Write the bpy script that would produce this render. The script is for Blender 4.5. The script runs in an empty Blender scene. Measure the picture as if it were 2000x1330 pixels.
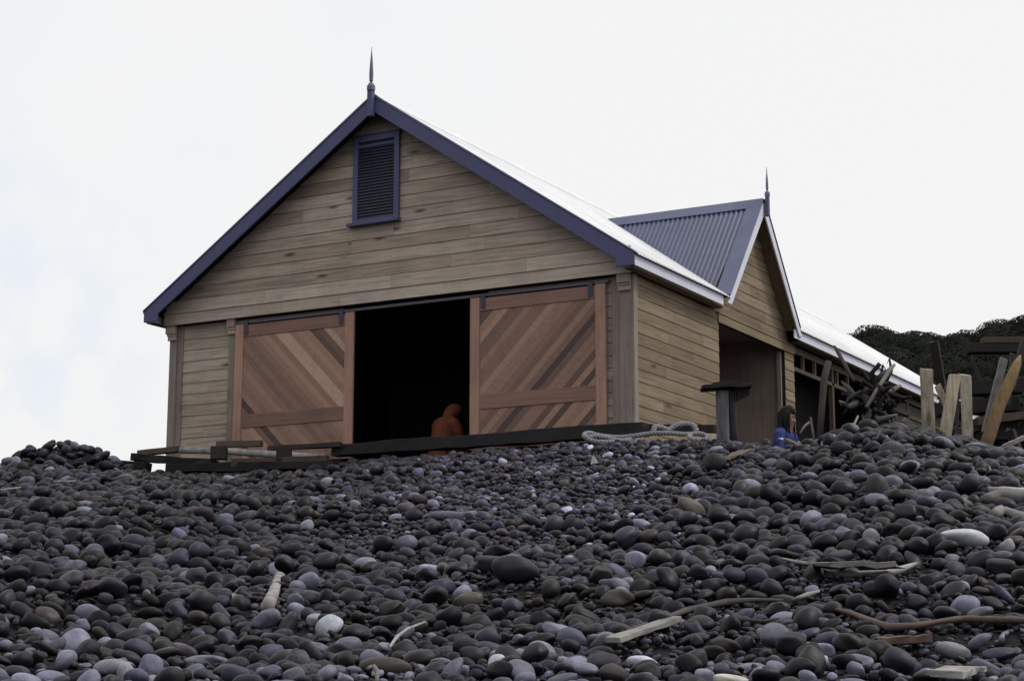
import bpy, bmesh, math, random
import numpy as np
from mathutils import Vector, Matrix

random.seed(7)
RNG = np.random.default_rng(7)
scene = bpy.context.scene
COL = scene.collection
PI = math.pi

# ------------------------------------------------------------------ camera
CX, CY, CZ = 22.6975, -27.0319, -4.1351
YAW, PITCH, ROLL, FPX = 0.5081, 0.1822, 0.0014, 3508.7
C = Vector((CX, CY, CZ))
F = Vector((-math.sin(YAW) * math.cos(PITCH), math.cos(YAW) * math.cos(PITCH), math.sin(PITCH)))
R0 = Vector((math.cos(YAW), math.sin(YAW), 0))
U0 = R0.cross(F)
RR = math.cos(ROLL) * R0 + math.sin(ROLL) * U0
UU = -math.sin(ROLL) * R0 + math.cos(ROLL) * U0
FH = Vector((-math.sin(YAW), math.cos(YAW), 0))
Z = Vector((0, 0, 1))

cam_data = bpy.data.cameras.new("camera")
cam = bpy.data.objects.new("camera", cam_data)
COL.objects.link(cam)
cam_data.sensor_fit = 'HORIZONTAL'
cam_data.sensor_width = 36.0
cam_data.lens = FPX / 2000 * 36
cam_data.clip_start = 0.1
cam_data.clip_end = 3000
m = Matrix((RR, UU, -F)).transposed().to_4x4()
m.translation = C
cam.matrix_world = m
scene.camera = cam

def ray(u, v):
    return F + (u - 1000) / FPX * RR - (v - 665) / FPX * UU

def at(u, v, depth):
    return C + ray(u, v) * depth

def on_x(u, v, x):
    r = ray(u, v)
    return C + r * ((x - CX) / r.x)

def on_y(u, v, y):
    r = ray(u, v)
    return C + r * ((y - CY) / r.y)

# ------------------------------------------------------------------ mesh helpers
class MB:
    """collects boxes, boards, prisms and tubes; build() links them as ONE mesh"""
    def __init__(s):
        s.v = []; s.f = []; s.t = []; s.sm = []

    def add(s, verts, faces, tint=None, smooth=False):
        o = len(s.v)
        s.v += [tuple(p) for p in verts]
        if tint is None:
            tint = (random.random(), random.random(), random.random())
        for fc in faces:
            s.f.append([i + o for i in fc]); s.t.append(tint); s.sm.append(smooth)

    def hexa(s, p, tint=None):
        s.add(p, [(0, 3, 2, 1), (4, 5, 6, 7), (0, 1, 5, 4), (1, 2, 6, 5), (2, 3, 7, 6), (3, 0, 4, 7)], tint)

    def box(s, x0, x1, y0, y1, z0, z1, tint=None):
        s.hexa([(x0, y0, z0), (x1, y0, z0), (x1, y1, z0), (x0, y1, z0),
                (x0, y0, z1), (x1, y0, z1), (x1, y1, z1), (x0, y1, z1)], tint)

    def prism(s, poly, d, tint=None):
        n = len(poly); d = Vector(d)
        a = [Vector(p) for p in poly]
        b = [p + d for p in a]
        s.add(a + b, [tuple(range(n - 1, -1, -1)), tuple(range(n, 2 * n))] +
              [(i, (i + 1) % n, n + (i + 1) % n, n + i) for i in range(n)], tint)

    def board(s, p0, p1, w, th, up=Z, segs=6, jit=0.0, taper=1.0, bend=0.0, tint=None, ragged=0.0):
        """a sawn or split board from p0 to p1: width w across, thickness th along up"""
        p0 = Vector(p0); p1 = Vector(p1)
        ax = (p1 - p0).normalized()
        side = ax.cross(Vector(up)).normalized()
        upv = side.cross(ax).normalized()
        L = (p1 - p0).length
        vs = []
        for i in range(segs + 1):
            f = i / segs
            k = 1 + (taper - 1) * f
            c = p0 + ax * (L * f) + upv * (bend * math.sin(PI * f))
            for (a, b) in ((-1, -1), (1, -1), (1, 1), (-1, 1)):
                e = ax * (random.uniform(-1, 1) * ragged if i in (0, segs) else 0)
                vs.append(c + side * (a * w / 2 * k + random.uniform(-jit, jit)) +
                          upv * (b * th / 2 * k + random.uniform(-jit, jit)) + e)
        fs = [(0, 1, 2, 3), (4 * segs + 3, 4 * segs + 2, 4 * segs + 1, 4 * segs)]
        for i in range(segs):
            for j in range(4):
                a = 4 * i + j; b = 4 * i + (j + 1) % 4
                fs.append((a, a + 4, b + 4, b))
        s.add(vs, fs, tint)

    def tube(s, pts, radii, n=9, jit=0.0, tint=None, flat=1.0, cap=True):
        pts = [Vector(p) for p in pts]
        k = len(pts)
        if not hasattr(radii, '__len__'):
            radii = [radii] * k
        vs = []; fs = []
        t0 = (pts[1] - pts[0]).normalized()
        nrm = t0.cross(Z)
        if nrm.length < 1e-3: nrm = t0.cross(Vector((1, 0, 0)))
        nrm.normalize()
        for i, p in enumerate(pts):
            t = (pts[min(i + 1, k - 1)] - pts[max(i - 1, 0)]).normalized()
            nrm = (nrm - t * nrm.dot(t)).normalized()
            b = t.cross(nrm)
            for j in range(n):
                a = 2 * PI * j / n
                r = radii[i] * (1 + random.uniform(-jit, jit))
                vs.append(p + nrm * math.cos(a) * r + b * math.sin(a) * r * flat)
        for i in range(k - 1):
            for j in range(n):
                fs.append((i * n + j, i * n + (j + 1) % n, (i + 1) * n + (j + 1) % n, (i + 1) * n + j))
        if cap:
            fs += [tuple(range(n - 1, -1, -1)), tuple(range((k - 1) * n, k * n))]
        s.add(vs, fs, tint, smooth=True)

    def lathe(s, base, prof, n=16, tint=None):
        base = Vector(base); vs = []; fs = []
        for (r, z) in prof:
            for j in range(n):
                a = 2 * PI * j / n
                vs.append(base + Vector((r * math.cos(a), r * math.sin(a), z)))
        for i in range(len(prof) - 1):
            for j in range(n):
                fs.append((i * n + j, i * n + (j + 1) % n, (i + 1) * n + (j + 1) % n, (i + 1) * n + j))
        fs += [tuple(range(n - 1, -1, -1)), tuple(range((len(prof) - 1) * n, len(prof) * n))]
        s.add(vs, fs, tint)

    def build(s, name, mat, parent=None, bevel=0.0, sharp=False):
        me = bpy.data.meshes.new(name)
        me.from_pydata(s.v, [], s.f)
        ca = me.color_attributes.new('tint', 'FLOAT_COLOR', 'CORNER')
        buf = []
        for t, fc in zip(s.t, s.f):
            buf += [t[0], t[1], t[2], 1.0] * len(fc)
        ca.data.foreach_set('color', buf)
        me.polygons.foreach_set('use_smooth', [bool(x) for x in s.sm])
        me.materials.append(mat)
        me.update()
        o = bpy.data.objects.new(name, me)
        COL.objects.link(o)
        if parent is not None: o.parent = parent
        if bevel:
            b = o.modifiers.new('bevel', 'BEVEL'); b.width = bevel; b.segments = 2
            b.limit_method = 'ANGLE'; b.angle_limit = math.radians(40)
        return o

def tag(o, label=None, cat=None, group=None, kind=None):
    if label: o['label'] = label
    if cat: o['category'] = cat
    if group: o['group'] = group
    if kind: o['kind'] = kind
    return o

def empty(name, label, cat, loc=(0, 0, 0), group=None):
    o = bpy.data.objects.new(name, None)
    COL.objects.link(o)
    o.empty_display_size = 0.2
    o.location = loc
    bpy.context.view_layer.update()
    return tag(o, label, cat, group)

def adopt(child, parent):
    """parent a mesh built in world coordinates under an Empty that stands somewhere"""
    child.parent = parent
    child.matrix_parent_inverse = Matrix.Translation(-parent.location)
    return child

def clip_poly(poly, x0, x1, z0, z1):
    def cut(p, ins, inter):
        out = []
        for i in range(len(p)):
            a, b = p[i], p[(i + 1) % len(p)]
            if ins(a): out.append(a)
            if ins(a) != ins(b): out.append(inter(a, b))
        return out
    def ix(x): return lambda a, b: (x, a[1] + (b[1] - a[1]) * (x - a[0]) / (b[0] - a[0]))
    def iz(z): return lambda a, b: (a[0] + (b[0] - a[0]) * (z - a[1]) / (b[1] - a[1]), z)
    for ins, it in ((lambda a: a[0] >= x0, ix(x0)), (lambda a: a[0] <= x1, ix(x1)),
                    (lambda a: a[1] >= z0, iz(z0)), (lambda a: a[1] <= z1, iz(z1))):
        poly = cut(poly, ins, it)
        if len(poly) < 3: return []
    return poly

# ------------------------------------------------------------------ materials
class NT:
    def __init__(s, name):
        s.m = bpy.data.materials.new(name); s.m.use_nodes = True
        s.t = s.m.node_tree; s.t.nodes.clear()
        s.out = s.n('ShaderNodeOutputMaterial'); s.b = s.n('ShaderNodeBsdfPrincipled')
        s.l(s.b.outputs[0], s.out.inputs[0])
    def n(s, k, **kw):
        q = s.t.nodes.new(k)
        for a, b in kw.items(): setattr(q, a, b)
        return q
    def l(s, a, b): s.t.links.new(a, b)
    def ramp(s, stops, fac):
        r = s.n('ShaderNodeValToRGB'); e = r.color_ramp.elements
        while len(e) < len(stops): e.new(0.5)
        for q, (p, c) in zip(e, stops):
            q.position = p; q.color = (*c, 1) if len(c) == 3 else c
        s.l(fac, r.inputs[0]); return r.outputs[0]
    def noise(s, vec, scale, detail=4, rough=0.55, dist=0.0):
        q = s.n('ShaderNodeTexNoise'); q.inputs['Scale'].default_value = scale
        q.inputs['Detail'].default_value = detail; q.inputs['Roughness'].default_value = rough
        q.inputs['Distortion'].default_value = dist
        s.l(vec, q.inputs['Vector']); return q.outputs[0]
    def mapping(s, vec, scale=(1, 1, 1), rot=(0, 0, 0), loc=None):
        q = s.n('ShaderNodeMapping'); q.inputs['Scale'].default_value = scale
        q.inputs['Rotation'].default_value = rot
        s.l(vec, q.inputs['Vector'])
        if loc is not None: s.l(loc, q.inputs['Location'])
        return q.outputs[0]
    def mix(s, a, b, fac, mode='MIX'):
        q = s.n('ShaderNodeMix', data_type='RGBA', blend_type=mode)
        for sock, val in ((q.inputs[0], fac), (q.inputs[6], a), (q.inputs[7], b)):
            if isinstance(val, (int, float)): sock.default_value = val
            elif isinstance(val, tuple): sock.default_value = (*val, 1)
            else: s.l(val, sock)
        return q.outputs[2]
    def math(s, op, a, b=None):
        q = s.n('ShaderNodeMath', operation=op)
        for sock, val in ((q.inputs[0], a), (q.inputs[1], b)):
            if val is None: continue
            if isinstance(val, (int, float)): sock.default_value = val
            else: s.l(val, sock)
        return q.outputs[0]
    def obj(s):
        return s.n('ShaderNodeTexCoord').outputs['Object']
    def tint(s):
        a = s.n('ShaderNodeAttribute'); a.attribute_name = 'tint'
        sp = s.n('ShaderNodeSeparateColor'); s.l(a.outputs['Color'], sp.inputs[0])
        return a.outputs['Color'], sp.outputs[0], sp.outputs[1], sp.outputs[2]
    def bump(s, h, strength=0.3, dist=0.01):
        q = s.n('ShaderNodeBump'); q.inputs['Strength'].default_value = strength
        q.inputs['Distance'].default_value = dist
        s.l(h, q.inputs['Height']); s.l(q.outputs[0], s.b.inputs['Normal'])
    def color(s, c):
        if isinstance(c, tuple): s.b.inputs['Base Color'].default_value = (*c, 1)
        else: s.l(c, s.b.inputs['Base Color'])
    def rough(s, v, spec=0.5):
        s.b.inputs['Specular IOR Level'].default_value = spec
        if isinstance(v, (int, float)): s.b.inputs['Roughness'].default_value = v
        else: s.l(v, s.b.inputs['Roughness'])

def wood(name, stops, along, rough=0.75, knots=0.0, grain=0.35, stain=0.3, rot=(0, 0, 0), bump=0.25, stain_col=(0.06, 0.05, 0.045)):
    """sawn timber: every board has its own tone, grain runs along the given axis"""
    q = NT(name)
    tc, r, g, b = q.tint()
    off = q.n('ShaderNodeVectorMath', operation='SCALE'); q.l(tc, off.inputs[0]); off.inputs['Scale'].default_value = 37.0
    sc = {'x': (0.35, 9, 9), 'y': (9, 0.35, 9), 'z': (9, 9, 0.35), 'n': (2, 2, 2)}[along]
    ob = q.mapping(q.obj(), (1, 1, 1), rot) if any(rot) else q.obj()
    vec = q.mapping(ob, sc, (0, 0, 0), off.outputs[0])
    gr = q.noise(vec, 3.0, 6, 0.6, 0.4)
    base = q.ramp(stops, r)
    c = q.mix(base, (0.03, 0.025, 0.02), q.math('MULTIPLY', q.ramp([(0.42, (0, 0, 0)), (0.75, (1, 1, 1))], gr), grain))
    if knots:
        sk = {'x': (1.1, 4, 4), 'y': (4, 1.1, 4), 'z': (4, 4, 1.1), 'n': (3, 3, 3)}[along]
        vk = q.mapping(q.obj(), sk, (0, 0, 0), off.outputs[0])
        vo = q.n('ShaderNodeTexVoronoi'); vo.inputs['Scale'].default_value = 0.8
        q.l(vk, vo.inputs['Vector'])
        kn = q.ramp([(0.05, (1, 1, 1)), (0.16, (0, 0, 0))], vo.outputs['Distance'])
        c = q.mix(c, (0.07, 0.04, 0.025), q.math('MULTIPLY', kn, knots))
    st = q.noise(q.obj(), 0.9, 5, 0.65)
    c = q.mix(c, stain_col, q.math('MULTIPLY', q.ramp([(0.45, (0, 0, 0)), (0.72, (1, 1, 1))], st), stain))
    fine = q.noise(q.obj(), 55, 3, 0.7)
    c = q.mix(c, q.ramp([(0.3, (0.62, 0.62, 0.62)), (0.7, (1.25, 1.25, 1.25))], fine), 0.35, 'MULTIPLY')
    q.color(c); q.rough(rough, 0.2)
    q.bump(gr, bump, 0.004)
    return q.m

def paint(name, col, rough=0.5, dirt=0.25, dirt_col=(0.05, 0.05, 0.06)):
    q = NT(name)
    n1 = q.noise(q.obj(), 2.2, 6, 0.65)
    c = q.mix(col, dirt_col, q.math('MULTIPLY', q.ramp([(0.42, (0, 0, 0)), (0.8, (1, 1, 1))], n1), dirt))
    n2 = q.noise(q.obj(), 40, 3, 0.7)
    c = q.mix(c, q.ramp([(0.3, (0.75, 0.75, 0.75)), (0.7, (1.15, 1.15, 1.15))], n2), 0.3, 'MULTIPLY')
    q.color(c); q.rough(rough, 0.4); q.bump(n2, 0.08, 0.003)
    return q.m

PINE = [(0.0, (0.34, 0.272, 0.212)), (0.12, (0.42, 0.342, 0.270)), (0.6, (0.495, 0.408, 0.325)), (1.0, (0.57, 0.482, 0.395))]
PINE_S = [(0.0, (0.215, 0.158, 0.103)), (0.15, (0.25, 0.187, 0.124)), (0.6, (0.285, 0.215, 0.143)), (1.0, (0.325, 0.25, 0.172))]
RED = [(0.0, (0.11, 0.074, 0.068)), (0.22, (0.20, 0.128, 0.106)), (0.55, (0.345, 0.212, 0.158)), (0.85, (0.47, 0.300, 0.215)), (1.0, (0.58, 0.41, 0.305))]
M = {}
M['pine_x'] = wood('pine weatherboard front', PINE, 'x', knots=0.85, stain=0.24, grain=0.55)
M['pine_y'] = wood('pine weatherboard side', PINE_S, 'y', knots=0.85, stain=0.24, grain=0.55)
M['pine_pale'] = wood('pale pine beam', [(0.0, (0.52, 0.435, 0.35)), (1.0, (0.62, 0.53, 0.435))], 'x', knots=0.5, stain=0.25, grain=0.4)
M['pine_z'] = wood('pine post', [(0.0, (0.275, 0.23, 0.20)), (1.0, (0.35, 0.295, 0.258))], 'z', knots=0.4, stain=0.3)
M['cedar_x'] = wood('red cedar rail', [(0.0, (0.26, 0.155, 0.122)), (1.0, (0.33, 0.195, 0.152))], 'x')
M['cedar_z'] = wood('red cedar stile', [(0.0, (0.44, 0.262, 0.195)), (1.0, (0.52, 0.31, 0.235))], 'z')
M['cedar_d1'] = wood('red cedar diagonal boards', RED, 'x', rot=(0, PI / 4, 0), stain=0.06, grain=0.25)
M['cedar_d2'] = wood('red cedar diagonal boards right', RED, 'x', rot=(0, -PI / 4, 0), stain=0.06, grain=0.25)
M['ply'] = wood('plywood lining', [(0.0, (0.27, 0.215, 0.185)), (1.0, (0.31, 0.25, 0.215))], 'z', stain=0.4)
M['dark_wood'] = wood('dark wood and bay shade', [(0.0, (0.018, 0.016, 0.016)), (1.0, (0.035, 0.031, 0.030))], 'n', rough=0.85, stain=0.3)  # dark timber; on the inner walls its colour stands in for shade
M['frame_wood'] = wood('framing timber', [(0.0, (0.10, 0.078, 0.055)), (1.0, (0.16, 0.125, 0.088))], 'y', stain=0.5)
M['wet_wood'] = wood('black wet timber', [(0.0, (0.016, 0.015, 0.018)), (1.0, (0.030, 0.028, 0.032))], 'x', rough=0.6, stain=0.3)
M['drift'] = wood('bleached driftwood', [(0.0, (0.16, 0.15, 0.15)), (1.0, (0.30, 0.285, 0.28))], 'n', rough=0.85, stain=0.55, grain=0.5)
M['drift_pale'] = wood('pale driftwood', [(0.0, (0.34, 0.325, 0.315)), (1.0, (0.48, 0.465, 0.455))], 'n', rough=0.85, stain=0.6, grain=0.65)
M['drift_blue'] = wood('blue grey driftwood', [(0.0, (0.17, 0.18, 0.24)), (1.0, (0.26, 0.27, 0.35))], 'n', rough=0.8, stain=0.5, grain=0.6)
M['drift_dark'] = wood('dark driftwood', [(0.0, (0.045, 0.040, 0.042)), (1.0, (0.085, 0.078, 0.08))], 'n', rough=0.85, stain=0.4)
M['brown_wood'] = wood('brown wet plank', [(0.0, (0.085, 0.060, 0.048)), (1.0, (0.13, 0.095, 0.075))], 'n', stain=0.45)
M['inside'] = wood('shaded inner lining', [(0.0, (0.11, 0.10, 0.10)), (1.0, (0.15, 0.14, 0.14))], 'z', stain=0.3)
M['brown_dark'] = wood('dark brown board', [(0.0, (0.030, 0.024, 0.022)), (1.0, (0.06, 0.045, 0.038))], 'y', stain=0.5)
M['post_pale'] = wood('pale sawn post', [(0.0, (0.56, 0.475, 0.365)), (1.0, (0.67, 0.585, 0.475))], 'z', knots=0.7, stain=0.65, grain=0.6)
M['post_ochre'] = wood('ochre peeled pole', [(0.0, (0.215, 0.140, 0.068)), (1.0, (0.25, 0.165, 0.08))], 'z', stain=0.85, grain=0.6)
M['post_grey'] = wood('grey weathered post', [(0.0, (0.15, 0.145, 0.16)), (1.0, (0.22, 0.215, 0.235))], 'z', stain=0.55, grain=0.6)
M['blue'] = paint('slate blue paint', (0.086, 0.092, 0.198), 0.5, 0.3)
M['finial'] = paint('slate finial paint lightened by glare', (0.15, 0.158, 0.225), 0.5, 0.2)  # lighter than the slate blue trim: glare painted into the spire colour
M['blue_dark'] = paint('dark blue louvre paint', (0.026, 0.027, 0.052), 0.5, 0.3)
M['lavender'] = paint('pale grey lavender paint', (0.72, 0.73, 0.84), 0.5, 0.18)
M['steel'] = paint('dark steel', (0.05, 0.052, 0.075), 0.45, 0.3)
M['galv'] = paint('galvanised rail', (0.13, 0.13, 0.16), 0.4, 0.3)
M['rope'] = paint('grey hemp rope', (0.25, 0.245, 0.27), 0.9, 0.5)
M['white_bit'] = paint('white shell', (0.7, 0.7, 0.72), 0.6, 0.1)

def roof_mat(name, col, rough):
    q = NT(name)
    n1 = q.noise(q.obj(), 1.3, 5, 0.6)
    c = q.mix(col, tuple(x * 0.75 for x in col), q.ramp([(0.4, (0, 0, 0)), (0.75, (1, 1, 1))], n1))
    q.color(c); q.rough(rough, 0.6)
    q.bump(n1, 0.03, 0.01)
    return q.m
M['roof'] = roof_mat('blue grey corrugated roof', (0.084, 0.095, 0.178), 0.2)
M['glare_roof'] = roof_mat('corrugated roof whitened by sky glare', (0.86, 0.865, 0.88), 0.32)  # near white because the sky glare is put into the sheet's colour
M['flash'] = roof_mat('blue grey flashing', (0.108, 0.120, 0.215), 0.4)

def fabric(name, col):
    q = NT(name)
    n1 = q.noise(q.obj(), 7, 5, 0.6)
    q.color(q.mix(tuple(x * 0.65 for x in col), col, n1)); q.rough(0.8, 0.3); q.bump(n1, 0.5, 0.02)
    return q.m
M['f_blue'] = fabric('blue jacket nylon', (0.032, 0.042, 0.19))
M['f_white'] = fabric('white jacket panel', (0.72, 0.74, 0.85))
M['f_red'] = fabric('red badge', (0.4, 0.05, 0.08))
M['f_orange'] = fabric('orange oilskin', (0.185, 0.052, 0.024))  # orange darkened: the doorway's shade is put into the cloth colour
M['f_dark'] = fabric('dark trousers', (0.02, 0.02, 0.028))
M['skin'] = fabric('skin', (0.30, 0.165, 0.125))
M['hair'] = fabric('black hair', (0.009, 0.008, 0.009))
M['plastic_blue'] = paint('dull blue plastic', (0.08, 0.09, 0.20), 0.5, 0.3)

def stone_mat(name, per_object):
    q = NT(name)
    if per_object:
        col = q.n('ShaderNodeObjectInfo').outputs['Color']
        rnd = q.n('ShaderNodeObjectInfo').outputs['Random']
    else:
        a = q.n('ShaderNodeAttribute'); a.attribute_name = 'tint'; col = a.outputs['Color']
    vec = q.obj() if not per_object else q.mapping(q.n('ShaderNodeNewGeometry').outputs['Position'])
    n1 = q.noise(vec, 14, 6, 0.65)
    n2 = q.noise(vec, 120, 3, 0.7)
    n3 = q.noise(vec, 5, 3, 0.5)
    c = q.mix(col, q.ramp([(0.32, (0.55, 0.55, 0.57)), (0.7, (1.35, 1.33, 1.3))], n1), 0.75, 'MULTIPLY')
    c = q.mix(c, q.ramp([(0.3, (0.6, 0.6, 0.6)), (0.7, (1.35, 1.35, 1.35))], n2), 0.45, 'MULTIPLY')
    q.color(c)
    q.rough(q.ramp([(0.35, (0.38, 0.38, 0.38)), (0.65, (0.62, 0.62, 0.62))], n3), 0.26)
    q.bump(q.math('ADD', n2, q.math('MULTIPLY', n1, 1.5)), 0.35, 0.006)
    return q.m
M['stone'] = stone_mat('beach cobble', False)
M['stone_obj'] = stone_mat('near beach cobble', True)

def veined_mat():
    q = NT('white veined stone')
    v = q.n('ShaderNodeTexVoronoi', feature='DISTANCE_TO_EDGE'); v.inputs['Scale'].default_value = 5
    vec = q.mapping(q.obj(), (1, 1, 1)); n = q.noise(vec, 6, 4)
    mx = q.n('ShaderNodeVectorMath', operation='ADD'); q.l(vec, mx.inputs[0]); q.l(n, mx.inputs[1])
    q.l(mx.outputs[0], v.inputs['Vector'])
    e = q.ramp([(0.0, (1, 1, 1)), (0.07, (0, 0, 0))], v.outputs['Distance'])
    c = q.mix((0.56, 0.57, 0.62), (0.2, 0.2, 0.24), q.math('MULTIPLY', e, 0.8))
    c = q.mix(c, (0.3, 0.31, 0.36), q.ramp([(0.5, (0, 0, 0)), (0.75, (1, 1, 1))], q.noise(vec, 9, 4)))
    q.color(c); q.rough(0.6); return q.m
M['veined'] = veined_mat()

def ground_mat():
    q = NT('dark pebble ground')
    v = q.n('ShaderNodeTexVoronoi'); v.inputs['Scale'].default_value = 14
    q.l(q.obj(), v.inputs['Vector'])
    n = q.noise(q.obj(), 3, 5)
    c = q.mix((0.006, 0.006, 0.007), (0.016, 0.015, 0.018), v.outputs['Color'])
    q.color(q.mix(c, (0.009, 0.0085, 0.010), n)); q.rough(0.9, 0.2)
    q.bump(q.math('SUBTRACT', 1.0, v.outputs['Distance']), 0.8, 0.05)
    return q.m
M['ground'] = ground_mat()

def leaf_mat():
    q = NT('dark coastal foliage')
    tc, r, g, b = q.tint()
    c = q.ramp([(0.0, (0.014, 0.016, 0.012)), (0.5, (0.020, 0.023, 0.017)), (1.0, (0.031, 0.035, 0.025))], r)
    q.color(c); q.rough(0.85, 0.04)
    return q.m
M['leaf'] = leaf_mat()
def soil_mat():
    q = NT('dark hill soil'); n = q.noise(q.obj(), 0.4, 5)
    q.color(q.mix((0.012, 0.016, 0.009), (0.03, 0.032, 0.02), n)); q.rough(0.95, 0.1); return q.m
M['soil'] = soil_mat()

# ------------------------------------------------------------------ terrain
def vnoise(x, y, seed=0):
    xi = np.floor(x).astype(np.int64); yi = np.floor(y).astype(np.int64)
    xf = x - xi; yf = y - yi
    xf = xf * xf * (3 - 2 * xf); yf = yf * yf * (3 - 2 * yf)
    def h(a, b):
        k = (a * 374761393 + b * 668265263 + seed * 362437) & 0xffffffff
        k = ((k ^ (k >> 13)) * 1274126177) & 0xffffffff
        return ((k ^ (k >> 16)) & 0xffff) / 65535.0
    return (h(xi, yi) * (1 - xf) + h(xi + 1, yi) * xf) * (1 - yf) + (h(xi, yi + 1) * (1 - xf) + h(xi + 1, yi + 1) * xf) * yf

# the crest of the beach: for each bearing its distance and how high it stands
CU = [-1500, -300, 0, 280, 500, 640, 700, 920, 1140, 1300, 1400, 1470, 1560, 1650, 1750, 1850, 1950, 2050, 3500]
CD = [33.5, 33.5, 33.5, 33.2, 32.5, 31.2, 30.4, 28.6, 27.0, 25.0, 23.2, 22.0, 21.5, 21.5, 21.5, 21.5, 21.5, 21.5, 21.5]
CV = [925, 925, 912, 926, 931, 919, 904, 886, 870, 863, 863, 871, 877, 850, 840, 856, 882, 894, 880]
FLAT = -0.58 - CZ

def ground_dz(d, t):
    d = np.asarray(d, float); t = np.asarray(t, float)
    u = np.clip(1000 + 3568 * t / np.maximum(d, 7), -1500, 3500)
    dc = np.interp(u, CU, CD); vc = np.interp(u, CU, CV) + 9
    dzc = dc * np.tan(PITCH - np.arctan((vc - 665) / FPX))
    base = -1.6 + 0.1935 * d; basec = -1.6 + 0.1935 * dc
    w = np.clip((d - 7) / (dc - 7), 0, 1) ** 1.3
    front = base + (dzc - basec) * w
    k = np.clip((d - dc) / 9.0, 0, 1)
    back = dzc + (FLAT - dzc) * k - 0.08 * np.sin(PI * k)
    dz = np.where(d < dc, front, back)
    dz = np.maximum(dz, -3.4)
    fade = np.clip((d - 5) / 5, 0, 1) * np.clip((34 - d) / 6, 0, 1)
    nz = (vnoise(d * 0.55 + 11, t * 0.55 + 3, 1) - 0.5) * 0.26 + (vnoise(d * 1.5, t * 1.3 + 40, 2) - 0.5) * 0.13
    edge = np.clip(np.abs(d - dc) / 3.0, 0.25, 1)
    dz = dz + nz * fade * edge
    dz = dz + 0.50 * np.exp(-np.abs((t + 7.72) / 0.88) ** 4) * np.exp(-((d - 31) / 1.0) ** 2)
    return dz

def world(d, t, dz):
    return np.stack([CX + d * FH.x + t * R0.x, CY + d * FH.y + t * R0.y, CZ + dz], -1)

def ground_z(p):
    q = Vector(p) - C
    return CZ + float(ground_dz(q.dot(FH), q.dot(R0)))

def on_ground(u, depth):
    """the ground point at a bearing and a horizontal distance"""
    dz = 0.0
    for _ in range(6):
        t = (u - 1000) / FPX * (depth * math.cos(PITCH) + dz * math.sin(PITCH))
        dz = float(ground_dz(depth, t))
    w = world(depth, t, dz)
    return Vector([float(x) for x in w])

def hit(u, v, lift=0.0):
    """where the sight line meets the beach"""
    r = ray(u, v); lo = None
    k = 5.0
    while k < 60:
        p = C + r * k
        if p.z < ground_z(p) + lift:
            a, b = k - 0.1, k
            for _ in range(20):
                mid = (a + b) / 2; p = C + r * mid
                if p.z < ground_z(p) + lift: b = mid
                else: a = mid
            return C + r * b
        k += 0.1
    return C + r * 22

def grid_mesh(name, D, T, fz, mat, kind):
    dd, tt = np.meshgrid(D, T, indexing='ij')
    P = world(dd, tt, fz(dd, tt)).reshape(-1, 3)
    nD, nT = len(D), len(T)
    i = np.arange(nD * nT).reshape(nD, nT)
    q = np.stack([i[:-1, :-1], i[1:, :-1], i[1:, 1:], i[:-1, 1:]], -1).reshape(-1, 4)[:, ::-1]
    me = fast_mesh(name, P, q)
    me.materials.append(mat)
    o = bpy.data.objects.new(name, me); COL.objects.link(o)
    o['kind'] = kind
    return o

def fast_mesh(name, P, faces, smooth=True):
    me = bpy.data.meshes.new(name)
    n = faces.shape[1]
    me.vertices.add(len(P)); me.vertices.foreach_set('co', np.ascontiguousarray(P, dtype=np.float32).ravel())
    me.loops.add(faces.size); me.loops.foreach_set('vertex_index', np.ascontiguousarray(faces, dtype=np.int32).ravel())
    me.polygons.add(len(faces))
    me.polygons.foreach_set('loop_start', np.arange(0, faces.size, n, dtype=np.int32))
    me.polygons.foreach_set('loop_total', np.full(len(faces), n, dtype=np.int32))
    me.polygons.foreach_set('use_smooth', np.full(len(faces), smooth, dtype=bool))
    me.update(calc_edges=True)
    return me

D = np.concatenate([np.linspace(-80, 4, 16), np.arange(4.3, 40, 0.2), np.geomspace(41, 900, 26)])
T = np.concatenate([-np.geomspace(900, 15, 22), np.arange(-14.5, 14.5, 0.2), np.geomspace(15, 900, 22)])
g = grid_mesh('ground', D, T, ground_dz, M['ground'], 'structure')

# hill behind the shed
HU = [900, 1200, 1350, 1500, 1600, 1650, 1700, 1750, 1800, 1850, 1900, 1950, 2000, 2200, 2600, 3500]
HV = [1300, 1150, 920, 752, 690, 672, 668, 655, 665, 664, 659, 650, 634, 602, 560, 500]
HD0, HD1 = 50.0, 118.0
def hill_dz(d, t):
    u = np.clip(1000 + 3568 * t / np.maximum(d, 20), 900, 3500)
    top = HD1 * np.tan(PITCH - np.arctan((np.interp(u, HU, HV) - 665) / FPX)) - 1.7
    k = np.clip((d - HD0) / (HD1 - HD0), 0, 1)
    dz = FLAT - 0.3 + (np.maximum(top, FLAT) - FLAT) * k ** 0.9
    dz = dz + (vnoise(d * 0.12, t * 0.12, 5) - 0.5) * 2.0 * np.clip(k * 4, 0, 1)
    return np.where(u < 1210, FLAT - 0.6, dz)
Dh = np.concatenate([np.arange(48, 122, 2.0), np.array([150, 200, 300.])])
Th = np.arange(-10, 140, 2.0)
grid_mesh('hill', Dh, Th, hill_dz, M['soil'], 'structure')

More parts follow.
